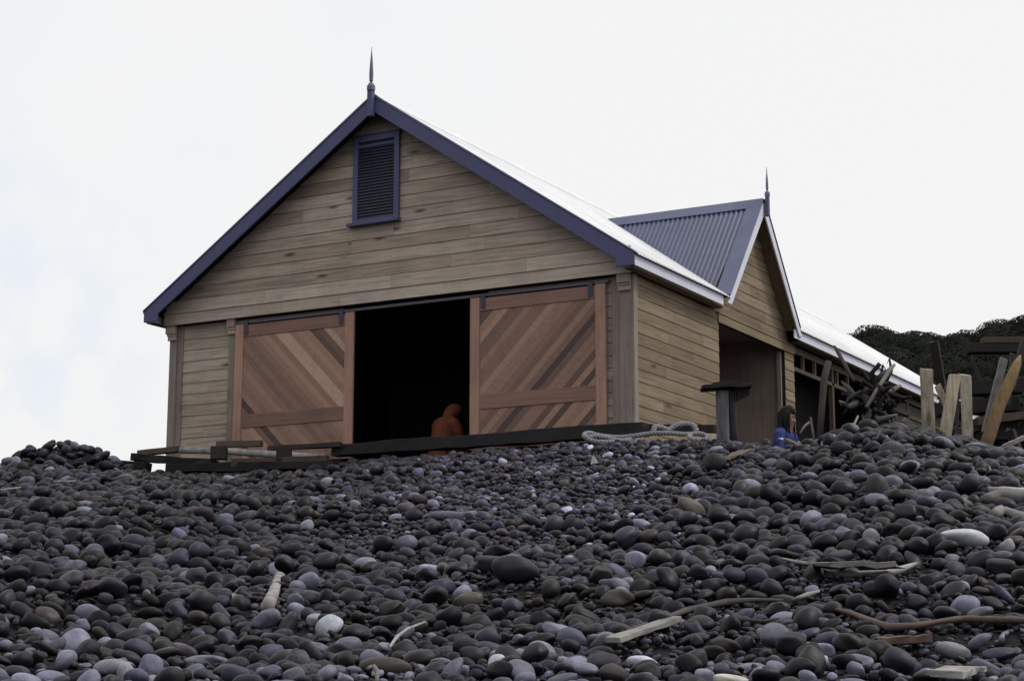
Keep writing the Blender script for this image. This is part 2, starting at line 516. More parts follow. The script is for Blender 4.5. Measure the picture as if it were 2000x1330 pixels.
def forest():
    P = []; fc = []; tint = []
    n = 0
    spots = []
    while len(spots) < 1350:
        d = 50 + 72 * RNG.random() ** 0.8
        u = RNG.uniform(1430, 2420)
        t = (u - 1000) / 3568 * d
        if u > 2120 and RNG.random() < 0.6: continue
        spots.append((d, t))
    Vs, Ts, Is, Pi, Qi, Ti = [], [], [], [], [], []
    for (d, t) in spots:
        r = RNG.uniform(0.8, 1.6) * (1.0 if RNG.random() < 0.9 else 1.25)
        g = float(hill_dz(d, t))
        c = world(np.array(d), np.array(t), np.array(g + r * 0.35))
        k = int(760 * r)
        q = RNG.normal(size=(k, 3)); q /= np.linalg.norm(q, axis=1)[:, None]
        q[:, 2] = np.abs(q[:, 2]) * 0.9 - 0.1
        rad = r * (0.86 + 0.22 * vnoise(q[:, 0] * 2.2 + d, q[:, 1] * 2.2 + t, 9)) * RNG.uniform(0.96, 1.02, k)
        pos = c + q * rad[:, None]
        # leaf clumps: small tilted quads facing roughly outward
        nrm = q + RNG.normal(scale=0.16, size=(k, 3)); nrm /= np.linalg.norm(nrm, axis=1)[:, None]
        a = np.cross(nrm, RNG.normal(size=(k, 3))); a /= np.linalg.norm(a, axis=1)[:, None]
        b = np.cross(nrm, a)
        s = RNG.uniform(0.03, 0.07, (k, 1)) * (0.75 + 0.25 * r)
        quad = np.stack([pos - a * s - b * s * .6, pos + a * s - b * s * .6, pos + a * s + b * s * .6, pos - a * s + b * s * .6], 1)
        Vs.append(quad.reshape(-1, 3))
        tone = np.clip(RNG.normal(0.42, 0.16) + RNG.normal(0, 0.10, k), 0, 1)
        Ts.append(np.repeat(tone, 4))
        Is.append((c, r, RNG.uniform(0.0, 0.15)))
    P = np.concatenate(Vs); tone = np.concatenate(Ts)
    q = np.arange(len(P)).reshape(-1, 4)
    q = np.concatenate([q[:, [0, 1, 2]], q[:, [0, 2, 3]]])
    tone = np.repeat(tone.reshape(-1, 4)[:, :1], 3, 1); tone = np.concatenate([tone, tone]).ravel()
    bm = bmesh.new(); bmesh.ops.create_icosphere(bm, subdivisions=2, radius=1)      # the dense inside of each crown
    iv = np.array([x.co[:] for x in bm.verts]); fi = np.array([[y.index for y in x.verts] for x in bm.faces]); bm.free()
    for (c, r, tn) in Is:
        Pi.append(c + iv * np.array([r * .74, r * .74, r * .66])); Qi.append(fi); Ti.append(np.full(fi.size, tn))
    off = len(P)
    Q = [q]
    for a_, f_ in zip(Pi, Qi): Q.append(f_ + off); off += len(a_)
    P = np.concatenate([P] + Pi); q = np.concatenate(Q); tone = np.concatenate([tone] + Ti)
    me = fast_mesh('forest', P, q, smooth=False)
    ca = me.color_attributes.new('tint', 'FLOAT_COLOR', 'CORNER')
    cc = np.ones((len(tone), 4), np.float32); cc[:, 0] = tone; cc[:, 1] = 0.5; cc[:, 2] = 0.5
    ca.data.foreach_set('color', cc.ravel())
    me.materials.append(M['leaf'])
    o = bpy.data.objects.new('forest', me); COL.objects.link(o)
    tag(o, 'dark green wooded hillside rising behind the shed roof', 'forest', kind='stuff')
forest()

# ------------------------------------------------------------------ the boat shed
W, OB, OS = 10.0, 0.50, 0.268
ZR, ZE = 6.30, 2.743            # roof at the ridge and at the eave edge
SL = (ZR - ZE) / (5 + OS)
LEN = 24.2
Z0 = -0.36                      # floor
def roof_z(x): return ZR - SL * abs(x - 5)

shed = empty('boat_shed', 'long pine boarded boat shed with a gabled blue roof above the cobble beach', 'shed', (5, 0, Z0))
def part(mb, name, mat, parent=None, bevel=0.0):
    o = mb.build(name, mat, None, bevel)
    p = parent or shed
    o.parent = p
    o.matrix_parent_inverse = p.matrix_world.inverted() if p is shed else Matrix()
    return o

def siding(mb, origin, along, normal, lo, hi, z0, z1, course, lens=(1.8, 4.4), t0=0.020, t1=0.006, phase=0.0):
    origin = Vector(origin); along = Vector(along); normal = Vector(normal)
    z = z0
    first = True
    while z < z1 - 0.02:
        zt = min(z + (course - phase if first and phase else course), z1)
        first = False
        a0, b0, a1, b1 = lo(z), hi(z), lo(zt), hi(zt)
        if b0 - a0 < 0.05: break
        if b1 < a1: a1 = b1 = (a1 + b1) / 2
        x = min(a0, a1)
        end = max(b0, b1)
        cuts = [x]
        x += random.uniform(0.5, lens[1])
        while x < end - 0.5:
            cuts.append(x); x += random.uniform(*lens)
        cuts.append(end)
        for i in range(len(cuts) - 1):
            l, r = cuts[i] + 0.0015, cuts[i + 1] - 0.0015
            lb, lt = max(l, a0), max(l, a1); rb, rt = min(r, b0), min(r, b1)
            if rb - lb < 0.01: continue
            if rt < lt: rt = lt = min(max((lt + rt) / 2, lb), rb)
            def P(s, zz, nn): return origin + along * s + Z * zz + normal * nn
            mb.hexa([P(lb, z + 0.004, t0), P(rb, z + 0.004, t0), P(rb, z + 0.004, 0), P(lb, z + 0.004, 0),
                     P(lt, zt, t1), P(rt, zt, t1), P(rt, zt, 0), P(lt, zt, 0)])
        z = zt

# front gable (upper) : proud of the wall below
GY = -0.12
mb = MB()
siding(mb, (0, GY, 0), (1, 0, 0), (0, -1, 0), lambda z: 5 - (ZR - 0.10 - z) / SL, lambda z: 5 + (ZR - 0.10 - z) / SL, 2.74, 6.15, 0.243)
part(mb, 'gable_wall', M['pine_x'])
mb = MB()
mb.prism([(0.0, GY, 2.52), (10.0, GY, 2.52), (10.0, GY, roof_z(10) - 0.06), (5, GY, ZR - 0.06), (0.0, GY, roof_z(0) - 0.06)], (0, 0.14, 0))
part(mb, 'gable_core', M['dark_wood'])
# beam along the foot of the gable, with a thin drip strip
mb = MB()
mb.box(-0.06, 4.1, GY - 0.055, GY, 2.50, 2.715); mb.box(4.103, 10.04, GY - 0.055, GY, 2.50, 2.715)
mb.box(-0.06, 10.04, GY - 0.075, GY, 2.718, 2.742)
part(mb, 'beam', M['pine_pale'], bevel=0.004)
mb = MB()
xs = [-0.03, 2.35, 5.2, 8.0, 10.02]
for a_, b_ in zip(xs, xs[1:]): mb.box(a_ + .002, b_ - .002, GY - 0.030, GY, 2.745, 2.975)
part(mb, 'beam', M['pine_pale'], bevel=0.003)

# lower front wall
for (a_, b_, ln) in ((0.30, 1.50, (0.7, 2.0)), (1.62, 4.05, (1.8, 4.4)), (7.15, 9.76, (1.8, 4.4))):
    mb = MB()
    siding(mb, (0, 0.03, 0), (1, 0, 0), (0, -1, 0), lambda z: a_, lambda z: b_, Z0, 2.5, 0.215, lens=ln)
    part(mb, 'front_wall', M['pine_x'])
for (a_, b_) in ((0.06, 4.05), (7.15, 9.95)):
    mb = MB(); mb.box(a_, b_, 0.032, 0.13, Z0, 2.515); part(mb, 'wall_core', M['dark_wood'])

# posts with stepped capitals
def post(x0, x1, yf, side=0):
    mb = MB(); mb.box(x0, x1, yf, 0.03, Z0 - 0.05, 2.5)
    p = part(mb, 'corner_post' if side else 'pilaster', M['pine_z'], bevel=0.006)
    mb = MB()
    l = -0.05 if side < 0 else -0.012; r = 0.0 if side > 0 else 0.012
    mb.box(x0 + l * 1.0, x1 + r, yf - 0.085, yf - 0.001, 2.345, 2.498)
    mb.box(x0 + l * .6, x1 + r * .8, yf - 0.062, yf - 0.001, 2.30, 2.343)
    mb.box(x0 + l * .4, x1 + r * .6, yf - 0.045, yf - 0.001, 2.215, 2.298)
    part(mb, 'capital', M['pine_x'], p, bevel=0.005)
post(0.0, 0.17, -0.05, -1)
post(1.455, 1.62, -0.05)
post(9.76, 9.985, -0.06, 1)
mb = MB(); mb.box(0.172, 0.30, -0.01, 0.03, Z0, 2.5); part(mb, 'jamb', M['pine_z'])
mb = MB(); mb.box(9.60, 9.757, -0.008, 0.03, Z0, 2.5); part(mb, 'jamb', M['pine_z'])

# sliding doors
def sliding_door(x0, x1, mat, sgn):
    yb, yf = -0.065, -0.115
    zb, zt = -0.33, 2.375
    sw = 0.19
    pn = MB()
    bw = 0.112
    L, Rr = x0 + sw + .001, x1 - sw - .001
    for (za, zc) in ((zb + 0.121, 0.379), (0.636, 2.131)):
        k = -40
        while k < 80:
            a = k * bw * math.sqrt(2)
            if sgn > 0:    # leaning "/" : x - z = const
                s = [(L + a, -1), (L + a + bw * 1.4, -1), (L + a + bw * 1.4 + 4.5, 3.5), (L + a + 4.5, 3.5)]
            else:
                s = [(L + a, 3.5), (L + a + 4.5, -1), (L + a + bw * 1.4 + 4.5, -1), (L + a + bw * 1.4, 3.5)]
            s = clip_poly(s, L, Rr, za, zc)
            if s:
                y = yf + 0.020 + random.uniform(0, 0.003)
                rs = random.Random(int(k * 7 + (11 if sgn > 0 else 500)))
                tn = (min(1, max(0, rs.gauss(0.5, 0.27))), rs.random(), rs.random())
                if sgn < 0: s = s[::-1]
                ar = sum(s[i][0] * s[(i + 1) % len(s)][1] - s[(i + 1) % len(s)][0] * s[i][1] for i in range(len(s)))
                if ar < 0: s = s[::-1]
                pn.prism([(p[0], y, p[1]) for p in s], (0, yb - y - 0.004, 0), tn)
            k += 1
    d = part(pn, 'door', mat)
    for (a_, b_) in ((x0, x0 + sw), (x1 - sw, x1)):
        q = MB(); q.box(a_, b_, yf, yb, zb, zt); part(q, 'stile', M['cedar_z'], d, bevel=0.005)
    for (a_, b_, dy) in ((2.132, zt - 0.02, .006), (0.38, 0.635, .004), (zb, zb + 0.12, .004)):
        q = MB(); q.box(x0 + sw + .001, x1 - sw - .001, yf + dy, yb, a_, b_); part(q, 'rail', M['cedar_x'], d, bevel=0.005)
    for hx in (x0 + sw + 0.03, x1 - sw - 0.13):
        h = MB(); h.box(hx, hx + 0.09, yf - 0.012, yf + 0.004, 2.17, 2.43)
        part(h, 'hanger', M['steel'], d)
    return d
sliding_door(1.649, 4.373, M['cedar_d1'], -1)
sliding_door(6.856, 9.518, M['cedar_d2'], 1)
mb = MB(); mb.box(1.63, 9.56, -0.075, -0.02, 2.395, 2.445); mb.box(1.63, 9.56, -0.10, -0.078, 2.39, 2.40)
part(mb, 'door_track', M['galv'])

# louvred window in the gable
x0, x1, zb, zt = 4.36, 5.37, 4.02, 5.67
mb = MB()
yw = GY - 0.03
mb.box(x0, x0 + 0.105, yw - 0.055, yw, zb, zt); mb.box(x1 - 0.105, x1, yw - 0.055, yw, zb, zt)
mb.box(x0 + 0.106, x1 - 0.106, yw - 0.055, yw, zt - 0.115, zt); mb.box(x0 - 0.02, x1 + 0.02, yw - 0.075, yw, zt + .001, zt + 0.03)
mb.box(x0 + 0.106, x1 - 0.106, yw - 0.035, yw, zt - 0.215, zt - 0.165)
mb.box(x0 + 0.106, x1 - 0.106, yw - 0.055, yw, zb, zb + 0.06)
win = part(mb, 'window', M['blue'], bevel=0.004)
mb = MB(); mb.box(x0 - 0.09, x1 + 0.03, yw - 0.12, yw, zb - 0.06, zb - 0.001); part(mb, 'sill', M['blue'], win, bevel=0.004)
mb = MB()
z = zb + 0.065
while z < zt - 0.23:
    y = yw - 0.004
    mb.hexa([(x0 + .107, y - .036, z), (x1 - .107, y - .036, z), (x1 - .107, y - .026, z), (x0 + .107, y - .026, z),
             (x0 + .107, y - .008, z + .062), (x1 - .107, y - .008, z + .062), (x1 - .107, y, z + .062), (x0 + .107, y, z + .062)])
    z += 0.058
mb.box(x0 + .107, x1 - .107, yw - .006, yw + .002, zb + .06, zt - .115)
part(mb, 'louvre_panel', M['blue_dark'], win)

# side wall (right)
mb = MB()
sx = 10.0
one = lambda a: (lambda z: a)
siding(mb, (sx, 0, 0), (0, 1, 0), (1, 0, 0), one(0.09), one(3.70), -0.36, 2.50, 0.2085, lens=(1.2, 3.0), t0=0.014, t1=0.004)
siding(mb, (sx, 0, 0), (0, 1, 0), (1, 0, 0), one(7.18), one(7.70), -0.36, 2.30, 0.2085, lens=(1.2, 3.0))
GYA, GZA, GS = 5.45, 5.03, 1.23
siding(mb, (sx, 0, 0), (0, 1, 0), (1, 0, 0), lambda z: GYA - (GZA - .10 - z) / GS, lambda z: GYA + (GZA - .10 - z) / GS, 2.49, 4.9, 0.2085, lens=(1.2, 3.0), t0=0.014, t1=0.004)
part(mb, 'side_wall', M['pine_y'])
mb = MB()
mb.box(9.90, 9.998, 0.132, 3.66, Z0, 2.52)
mb.box(9.90, 9.998, 7.20, 7.69, Z0, 2.30)
mb.prism([(9.90, 3.3, 2.32), (9.90, 7.6, 2.32), (9.90, 7.6, 2.45), (9.90, GYA, GZA - 0.08), (9.90, 3.3, 2.45)][::1], (0.097, 0, 0))
part(mb, 'side_wall_core', M['dark_wood'])
mb = MB()
mb.box(10.0, 10.036, 3.66, 7.72, 2.297, 2.46); mb.box(10.0, 10.05, 3.60, 7.75, 2.462, 2.488)
part(mb, 'lintel', M['pine_y'], bevel=0.004)
mb = MB(); mb.box(9.986, 10.034, -0.06, 0.088, Z0, 2.50); part(mb, 'corner_board', M['pine_z'], bevel=0.005)
mb = MB(); mb.box(9.86, 9.94, 7.10, 7.18, Z0, 2.3); part(mb, 'jamb', M['pine_z'])
# porch recess lining
mb = MB()
mb.box(8.2, 9.89, 7.20, 7.24, Z0, 2.6); mb.box(8.2, 9.89, 3.62, 3.66, Z0, 2.6); mb.box(8.16, 8.199, 3.6, 7.26, Z0, 2.6)
mb.box(8.2, 9.89, 3.66, 7.20, 2.56, 2.6)
part(mb, 'porch_lining', M['ply'])

# remaining shell : left wall, end wall, floor, inner partitions
mb = MB()
siding(mb, (0.0, 0, 0), (0, 1, 0), (-1, 0, 0), one(0.03), one(LEN - .3), Z0 - 0.1, 2.74, 0.215)
siding(mb, (0, LEN - .3, 0), (1, 0, 0), (0, 1, 0), lambda z: max(0, 5 - (ZR - .1 - z) / SL), lambda z: min(10, 5 + (ZR - .1 - z) / SL), Z0, 6.1, 0.24)
part(mb, 'far_wall', M['pine_y'])
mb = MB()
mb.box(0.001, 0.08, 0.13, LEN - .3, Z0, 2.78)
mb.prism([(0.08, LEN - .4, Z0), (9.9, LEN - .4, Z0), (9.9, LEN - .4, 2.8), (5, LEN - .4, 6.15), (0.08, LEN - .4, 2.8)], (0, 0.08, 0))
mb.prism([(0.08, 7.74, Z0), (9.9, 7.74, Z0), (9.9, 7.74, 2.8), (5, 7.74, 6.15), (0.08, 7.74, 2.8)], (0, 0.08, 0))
mb.box(8.75, 8.8, 7.83, LEN - .41, Z0, 3.45)  # partition added in dark colour to give the open bay its shade
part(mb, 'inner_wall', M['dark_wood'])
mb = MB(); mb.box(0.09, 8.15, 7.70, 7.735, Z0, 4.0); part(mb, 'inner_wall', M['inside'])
mb = MB(); mb.box(0.05, 9.99, 0.0, LEN - .3, Z0 - 0.14, Z0 - 0.001); part(mb, 'floor', M['inside'])

# open rear bay framing
mb = MB()
mb.box(9.90, 9.99, 7.71, LEN - .31, 2.36, 2.50)
mb.box(9.91, 9.985, 7.71, LEN - .31, 1.99, 2.07)
y = 8.35
while y < 11.8:
    mb.box(9.915, 9.98, y, y + 0.07, 2.071, 2.359); y += 0.72
for y in (10.15, 12.9, 15.7, 18.5, 21.3):
    mb.box(9.89, 9.985, y, y + 0.1, Z0, 2.359)
part(mb, 'bay_frame', M['frame_wood'])
for k_ in range(3):
    mb = MB(); mb.box(9.93, 9.97, 12.2 + .1 * k_, LEN - .5, 1.30 + .345 * k_, 1.62 + .345 * k_)
    part(mb, 'bay_board', M['brown_dark'])
mb = MB()
mb.box(9.90, 9.98, 10.3, 12.85, 0.86, 1.0); mb.box(9.90, 9.98, 13.05, LEN - .4, 0.80, 0.98)
part(mb, 'bay_rail', M['frame_wood'])

# soffits
mb = MB()
mb.box(9.995 + .045, 10 + OS - .03, -OB + .03, 3.45, 2.512, 2.524); mb.box(9.995 + .045, 10 + OS - .03, 7.45, LEN, 2.512, 2.524); mb.box(-OS + .03, -0.03, -OB + .03, LEN, 2.512, 2.524)
part(mb, 'soffit', M['pine_y'])

# roof sheets, corrugated
def corr(amp, pitch, s): return amp * math.sin(2 * PI * s / pitch)
PITCH_C, AMP = 0.105, 0.011
def sheet(sign):
    nS = 7
    n = int((LEN + OB) / PITCH_C * 6)
    ys = [-OB + (LEN + OB) * i / n for i in range(n + 1)]
    vs, fs = [], []
    nx, nz = SL / math.hypot(1, SL), 1 / math.hypot(1, SL)
    for k in (0, 1):
        for y in ys:
            x = 5 if k == 0 else 5 + (5 + OS + 0.05)
            if k and sign > 0:                       # stops in the valley of the porch gable
                zp = 5.03 - 1.23 * abs(y - 5.45)
                if zp > ZE + 0.02: x = min(x, 5 + (ZR - zp) / SL + 0.03)
            h = corr(AMP, PITCH_C, y) + 0.012
            xx, zz = x + nx * h, ZR - SL * (x - 5) + nz * h
            vs.append((xx if sign > 0 else 10 - xx, y, zz))
    m_ = n + 1
    for i in range(n):
        f = (i, m_ + i, m_ + i + 1, i + 1)
        fs.append(f if sign > 0 else f[::-1])
    return vs, fs
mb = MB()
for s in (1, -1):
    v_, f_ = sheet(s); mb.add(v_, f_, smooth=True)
roof = part(mb, 'roof', M['glare_roof'])
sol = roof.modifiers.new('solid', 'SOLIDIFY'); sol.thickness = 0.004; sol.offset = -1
mb = MB()
for s in (1, -1):
    px = lambda x: x if s > 0 else 10 - x
    poly = [(px(5), ZR + 0.055), (px(5.26), roof_z(5.26) + 0.036), (px(5.26), roof_z(5.26) + 0.028), (px(5), ZR + 0.045)]
    if s < 0: poly = poly[::-1]
    mb.prism([(a, -OB - 0.01, b) for a, b in poly], (0, LEN + OB, 0))
part(mb, 'ridge_cap', M['glare_roof'], roof)
# dark sarking under the sheets
mb = MB()
for (x_, ya, yb_) in ((10 + OS - .02, -OB + 0.04, 3.50), (6.80, 3.501, 7.30), (10 + OS - .02, 7.301, LEN - .02)):
    zr_ = roof_z(x_)
    mb.prism([(-OS + .02, ya, ZE - 0.035), (5, ya, ZR - 0.05), (x_, ya, zr_ - 0.035), (x_, ya, zr_ - 0.012), (5, ya, ZR - 0.02), (-OS + .02, ya, ZE - 0.012)], (0, yb_ - ya, 0))
part(mb, 'sarking', M['dark_wood'], roof)

# bargeboards, front (slate blue)
BW = 0.30
def barge_front(s):
    px = lambda x: x if s > 0 else 10 - x
    xe = 10 + OS
    pts = [(px(5.001), ZR - 0.005), (px(xe), ZE - 0.005), (px(xe), 2.535), (px(xe - 0.345), 2.535), (px(xe - 0.345), roof_z(xe - 0.345) - BW), (px(5.001), ZR - BW)]
    if s < 0: pts = pts[::-1]
    mb = MB(); mb.prism([(a, -OB - 0.035, b) for a, b in pts], (0, 0.035, 0))
    part(mb, 'bargeboard', M['blue'], bevel=0.004)
    e = [(px(5.0), ZR + 0.038), (px(xe + .02), ZE + 0.024), (px(xe + .02), ZE - 0.003), (px(5.0), ZR - 0.003)]
    if s < 0: e = e[::-1]
    mb = MB(); mb.prism([(a, -OB - 0.05, b) for a, b in e], (0, 0.10, 0))
    part(mb, 'verge_flashing', M['flash'])
barge_front(1); barge_front(-1)

# fascia boards on the right eave (broken by the porch gable) and the left eave
xe = 10 + OS
mb = MB()
mb.box(xe - 0.028, xe, -OB, 3.34, 2.535, ZE - 0.03)
part(mb, 'fascia', M['lavender'], bevel=0.003)
mb = MB(); mb.box(xe - 0.028, xe, 7.10, LEN, 2.535, ZE - 0.03); part(mb, 'fascia', M['lavender'], bevel=0.003)
mb = MB(); mb.box(-OS, -OS + 0.028, -OB, LEN, 2.535, ZE - 0.03); part(mb, 'fascia', M['lavender'], bevel=0.003)

# porch gable: roof running back into the main roof
XG = 10.31
GE = 2.70
def porch_slope(s):
    nS = 9
    x_b = 6.85
    n = int((XG - x_b) / PITCH_C * 8)
    vs, fs = [], []
    ny, nz = GS / math.hypot(1, GS), 1 / math.hypot(1, GS)
    for i in range(n + 1):
        x = x_b + (XG - x_b) * i / n
        zmain = ZR - SL * (x - 5) - 0.02
        zl = min(max(zmain, GE), GZA - 0.002)
        for k in range(nS):
            z = GZA + (zl - GZA) * k / (nS - 1)
            h = corr(0.017, PITCH_C, x) + 0.018
            y = (GZA - z) / GS
            vs.append((x, GYA + s * (-(y) - ny * h), z + nz * h))
    for i in range(n):
        for k in range(nS - 1):
            a = i * nS + k
            f = (a, a + 1, a + nS + 1, a + nS)
            fs.append(f if s > 0 else f[::-1])
    return vs, fs
mb = MB()
for s in (1, -1):
    v_, f_ = porch_slope(s); mb.add(v_, f_, smooth=True)
proof = part(mb, 'porch_roof', M['roof'])
mb = MB()
hyp = math.hypot(1, GS); ny, nz = GS / hyp, 1 / hyp
for s in (1, -1):
    def S(x, dist, lift): return (x, GYA - s * (dist / hyp + ny * lift), GZA - dist * GS / hyp + nz * lift)
    q = [S(6.9, 0, .05), S(XG, 0, .05), S(XG, .27, .046), S(6.9, .27, .046)]
    q2 = [S(6.9, 0, .042), S(XG, 0, .042), S(XG, .27, .04), S(6.9, .27, .04)]
    mb.hexa(q + q2 if s > 0 else q2 + q)
part(mb, 'ridge_cap', M['flash'], proof)
mb = MB()
for s in (1, -1):
    def S(x, dist, lift): return (x, GYA - s * (dist / hyp + ny * lift), GZA - dist * GS / hyp + nz * lift)
    q = [S(XG - .30, .272, .046), S(XG + .012, .272, .046), S(XG + .012, 2.93, .046), S(XG - .30, 2.93, .046)]
    q2 = [S(XG - .30, .272, .04), S(XG + .012, .272, .04), S(XG + .012, 2.93, .04), S(XG - .30, 2.93, .04)]
    mb.hexa(q + q2 if s > 0 else q2 + q)
part(mb, 'verge_flashing', M['flash'], proof)
for s in (1, -1):
    f = lambda y: GYA + s * y
    pts = [(f(0.05), GZA - .065), (f((GZA - 2.60) / GS), 2.60 - .0), (f((GZA - 2.60) / GS - .17), 2.60), (f(0.05), GZA - .335)]
    if s < 0: pts = pts[::-1]
    mb = MB(); mb.prism([(XG - 0.03, a, b) for a, b in pts], (0.03, 0, 0))
    part(mb, 'bargeboard', M['lavender'], bevel=0.003)
    # soffit under the porch verge
    pts = [(f(0), GZA - .03), (f((GZA - 2.75) / GS), 2.75), (f((GZA - 2.75) / GS), 2.73), (f(0), GZA - .06)]
    if s < 0: pts = pts[::-1]
    mb = MB(); mb.prism([(9.9, a, b) for a, b in pts], (XG - .04 - 9.9, 0, 0))
    part(mb, 'soffit', M['pine_y'], proof)

# finials
def finial(x, y, z, drop, sc):
    mb = MB()
    w = 0.052 * sc
    mb.box(x - w, x + w, y - w, y + w, z - drop, z + 0.06)
    f = part(mb, 'finial', M['blue'], bevel=0.004)
    mb = MB()
    mb.lathe((x, y, z + 0.06), [(0.062 * sc, 0), (0.078 * sc, 0.02), (0.078 * sc, 0.10 * sc), (0.05 * sc, 0.15 * sc), (0.022 * sc, 0.165 * sc), (0.022 * sc, 0.18 * sc),
                              (0.036 * sc, 0.20 * sc), (0.039 * sc, 0.34 * sc), (0.029 * sc, 0.52 * sc), (0.014 * sc, 0.70 * sc), (0.006, 0.80 * sc), (0.004, 0.86 * sc)], 12)
    part(mb, 'spire', M['finial'], f)
finial(5.0, -OB - 0.10, ZR, 0.42, 1.0)
finial(XG + 0.065, GYA, GZA, 0.34, 0.70)

# ------------------------------------------------------------------ timber in front of the shed
mb = MB()
a = on_y(655, 881, -0.75); b = on_y(1262, 838, -0.75)
mb.board(a, b, 0.26, 0.215, segs=18, jit=0.014)
tag(mb.build('timber_beam', M['wet_wood'], bevel=0.01), 'long black wet timber beam lying in front of the sliding doors', 'beam')
mb = MB()
a = on_y(1266, 836, -0.4); b = at(1400, 838, 28.2)
mb.board(a, b, 0.14, 0.13, segs=6, jit=0.006)
tag(mb.build('timber_beam', M['dark_wood'], bevel=0.008), 'short dark beam behind the rope reaching the capped post', 'beam')
mb = MB()
a = at(1385, 856, 28.0); b = at(1424, 851, 28.0)
mb.board(a, b, 0.2, 0.10, segs=4, jit=0.004)
tag(mb.build('plank', M['post_pale'], bevel=0.005), 'tan plank end low on the left of the capped post', 'plank')

# log pile at the left corner
dl = 32.9
mb = MB()
mb.tube([at(352, 879, 33.2), at(440, 881, 33.0), at(540, 888, 32.3), at(633, 894, 31.6)], [0.062, 0.065, 0.07, 0.072], 10, 0.04)
tag(mb.build('log', M['drift_pale']), 'pale round log lying across the pile at the left front corner', 'log')
mb = MB()
mb.board(at(275, 885, 34.2), at(352, 877, 33.6), 0.20, 0.10, segs=4, jit=0.006)
tag(mb.build('plank', M['brown_wood'], bevel=0.005), 'brown plank sticking out left under the corner post', 'plank')
mb = MB()
mb.board(at(263, 893, 33.6), at(420, 905, 32.8), 0.26, 0.13, segs=8, jit=0.016)
tag(mb.build('timber_beam', M['wet_wood'], bevel=0.01), 'black squared timber at the far left end of the log pile', 'beam')
mb = MB()
mb.board(at(330, 915, 32.6), at(655, 908, 31.2), 0.24, 0.15, segs=10, jit=0.016)
tag(mb.build('timber_beam', M['dark_wood'], bevel=0.01), 'low dark timber under the pale log beside the cobbles', 'beam')
mb = MB()
mb.board(at(455, 904, 32.0), at(640, 897, 31.3), 0.12, 0.13, segs=6, jit=0.008)
tag(mb.build('plank', M['brown_wood'], bevel=0.006), 'dark brown sleeper just below the pale log', 'sleeper')
mb = MB()
mb.board(at(425, 868, 33.5), at(511, 866, 33.1), 0.12, 0.11, segs=4, jit=0.005)
tag(mb.build('plank', M['brown_wood'], bevel=0.005), 'short reddish block end lying against the left door foot', 'plank')
for (u, v, w, h, lb) in ((428, 884, 30, 26, 'dark wooden block on the pale log nearer the corner post'), (555, 887, 28, 26, 'dark wooden block on the pale log nearer the black beam')):
    mb = MB(); dd = 32.2 if u < 500 else 31.7
    mb.board(at(u - w / 2, v, dd), at(u + w / 2, v, dd), 0.24, h * dd / FPX, segs=2, jit=0.012)
    tag(mb.build('wood_block', M['brown_dark'], bevel=0.008), lb, 'block')
mb = MB()
mb.board(at(525, 876, 32.6), at(665, 868, 31.7), 0.10, 0.09, segs=5, jit=0.008)
tag(mb.build('timber_beam', M['brown_dark'], bevel=0.008), 'short dark timber resting against the foot of the left door', 'beam')
mb = MB()
a = at(200, 908, 33.4); b = at(290, 915, 33.2)
mb.board(a, b, 0.3, 0.22, segs=4, jit=0.02)
tag(mb.build('timber_beam', M['dark_wood'], bevel=0.01), 'half buried dark timber between the stone mound and log pile', 'beam')

# ------------------------------------------------------------------ capped post
cp = on_ground(1418, 23.0)
base = Vector((cp.x, cp.y, cp.z))
pst = empty('mooring_post', 'grey weathered twin post with a flat dark plank cap', 'post', base)
dp = (base - C).dot(F)
def px(u, v, dd=0.0): return at(u, v, dp + dd)
mb = MB()
mb.tube([px(1413, 885), px(1412, 850), px(1411, 800), px(1411, 762)], [0.082, 0.082, 0.084, 0.084], 12, 0.03)
adopt(mb.build('post', M['post_grey']), pst)
mb = MB()
mb.tube([px(1431, 885, .1), px(1431, 840, .1), px(1429, 800, .08), px(1427, 762, .08)], [0.075, 0.072, 0.060, 0.058], 10, 0.03)
adopt(mb.build('post', M['drift_dark']), pst)
mb = MB()
mb.board(px(1370, 759), px(1466, 755), 0.34, 0.045, segs=5, jit=0.008)
mb.board(px(1391, 752), px(1440, 750), 0.22, 0.05, segs=3, jit=0.006)
adopt(mb.build('cap', M['dark_wood'], bevel=0.005), pst)
mb = MB()
mb.prism([px(1438, 758), px(1440, 784), px(1449, 779), px(1464, 772), px(1464, 757)][::-1], F * 0.12)
adopt(mb.build('brace', M['dark_wood']), pst)

# ------------------------------------------------------------------ rope
def helix(path, r, strands=3, pitch=0.16, n=6, mb=None):
    # dense resample by Catmull-Rom
    P = [Vector(p) for p in path]; out = []
    for i in range(len(P) - 1):
        p0, p1, p2, p3 = P[max(i - 1, 0)], P[i], P[i + 1], P[min(i + 2, len(P) - 1)]
        k = max(2, int((p2 - p1).length / 0.018))
        for j in range(k):
            t = j / k
            out.append(0.5 * ((2 * p1) + (p2 - p0) * t + (2 * p0 - 5 * p1 + 4 * p2 - p3) * t * t + (3 * p1 - p0 - 3 * p2 + p3) * t ** 3))
    out.append(P[-1])
    nrm = Vector((0, 0, 1)); s = 0
    rows = [[] for _ in range(strands)]
    for i, p in enumerate(out):
        t = (out[min(i + 1, len(out) - 1)] - out[max(i - 1, 0)]).normalized()
        nrm = (nrm - t * nrm.dot(t)).normalized(); b = t.cross(nrm)
        if i: s += (p - out[i - 1]).length
        for k in range(strands):
            a = 2 * PI * (s / pitch + k / strands)
            rows[k].append(p + (nrm * math.cos(a) + b * math.sin(a)) * r * 0.62)
    for rw in rows: mb.tube(rw, r * 0.66, n)
mb = MB()
dr = 26.0
def rp(u, v, dd=0.0): return at(u, v, dr + dd)
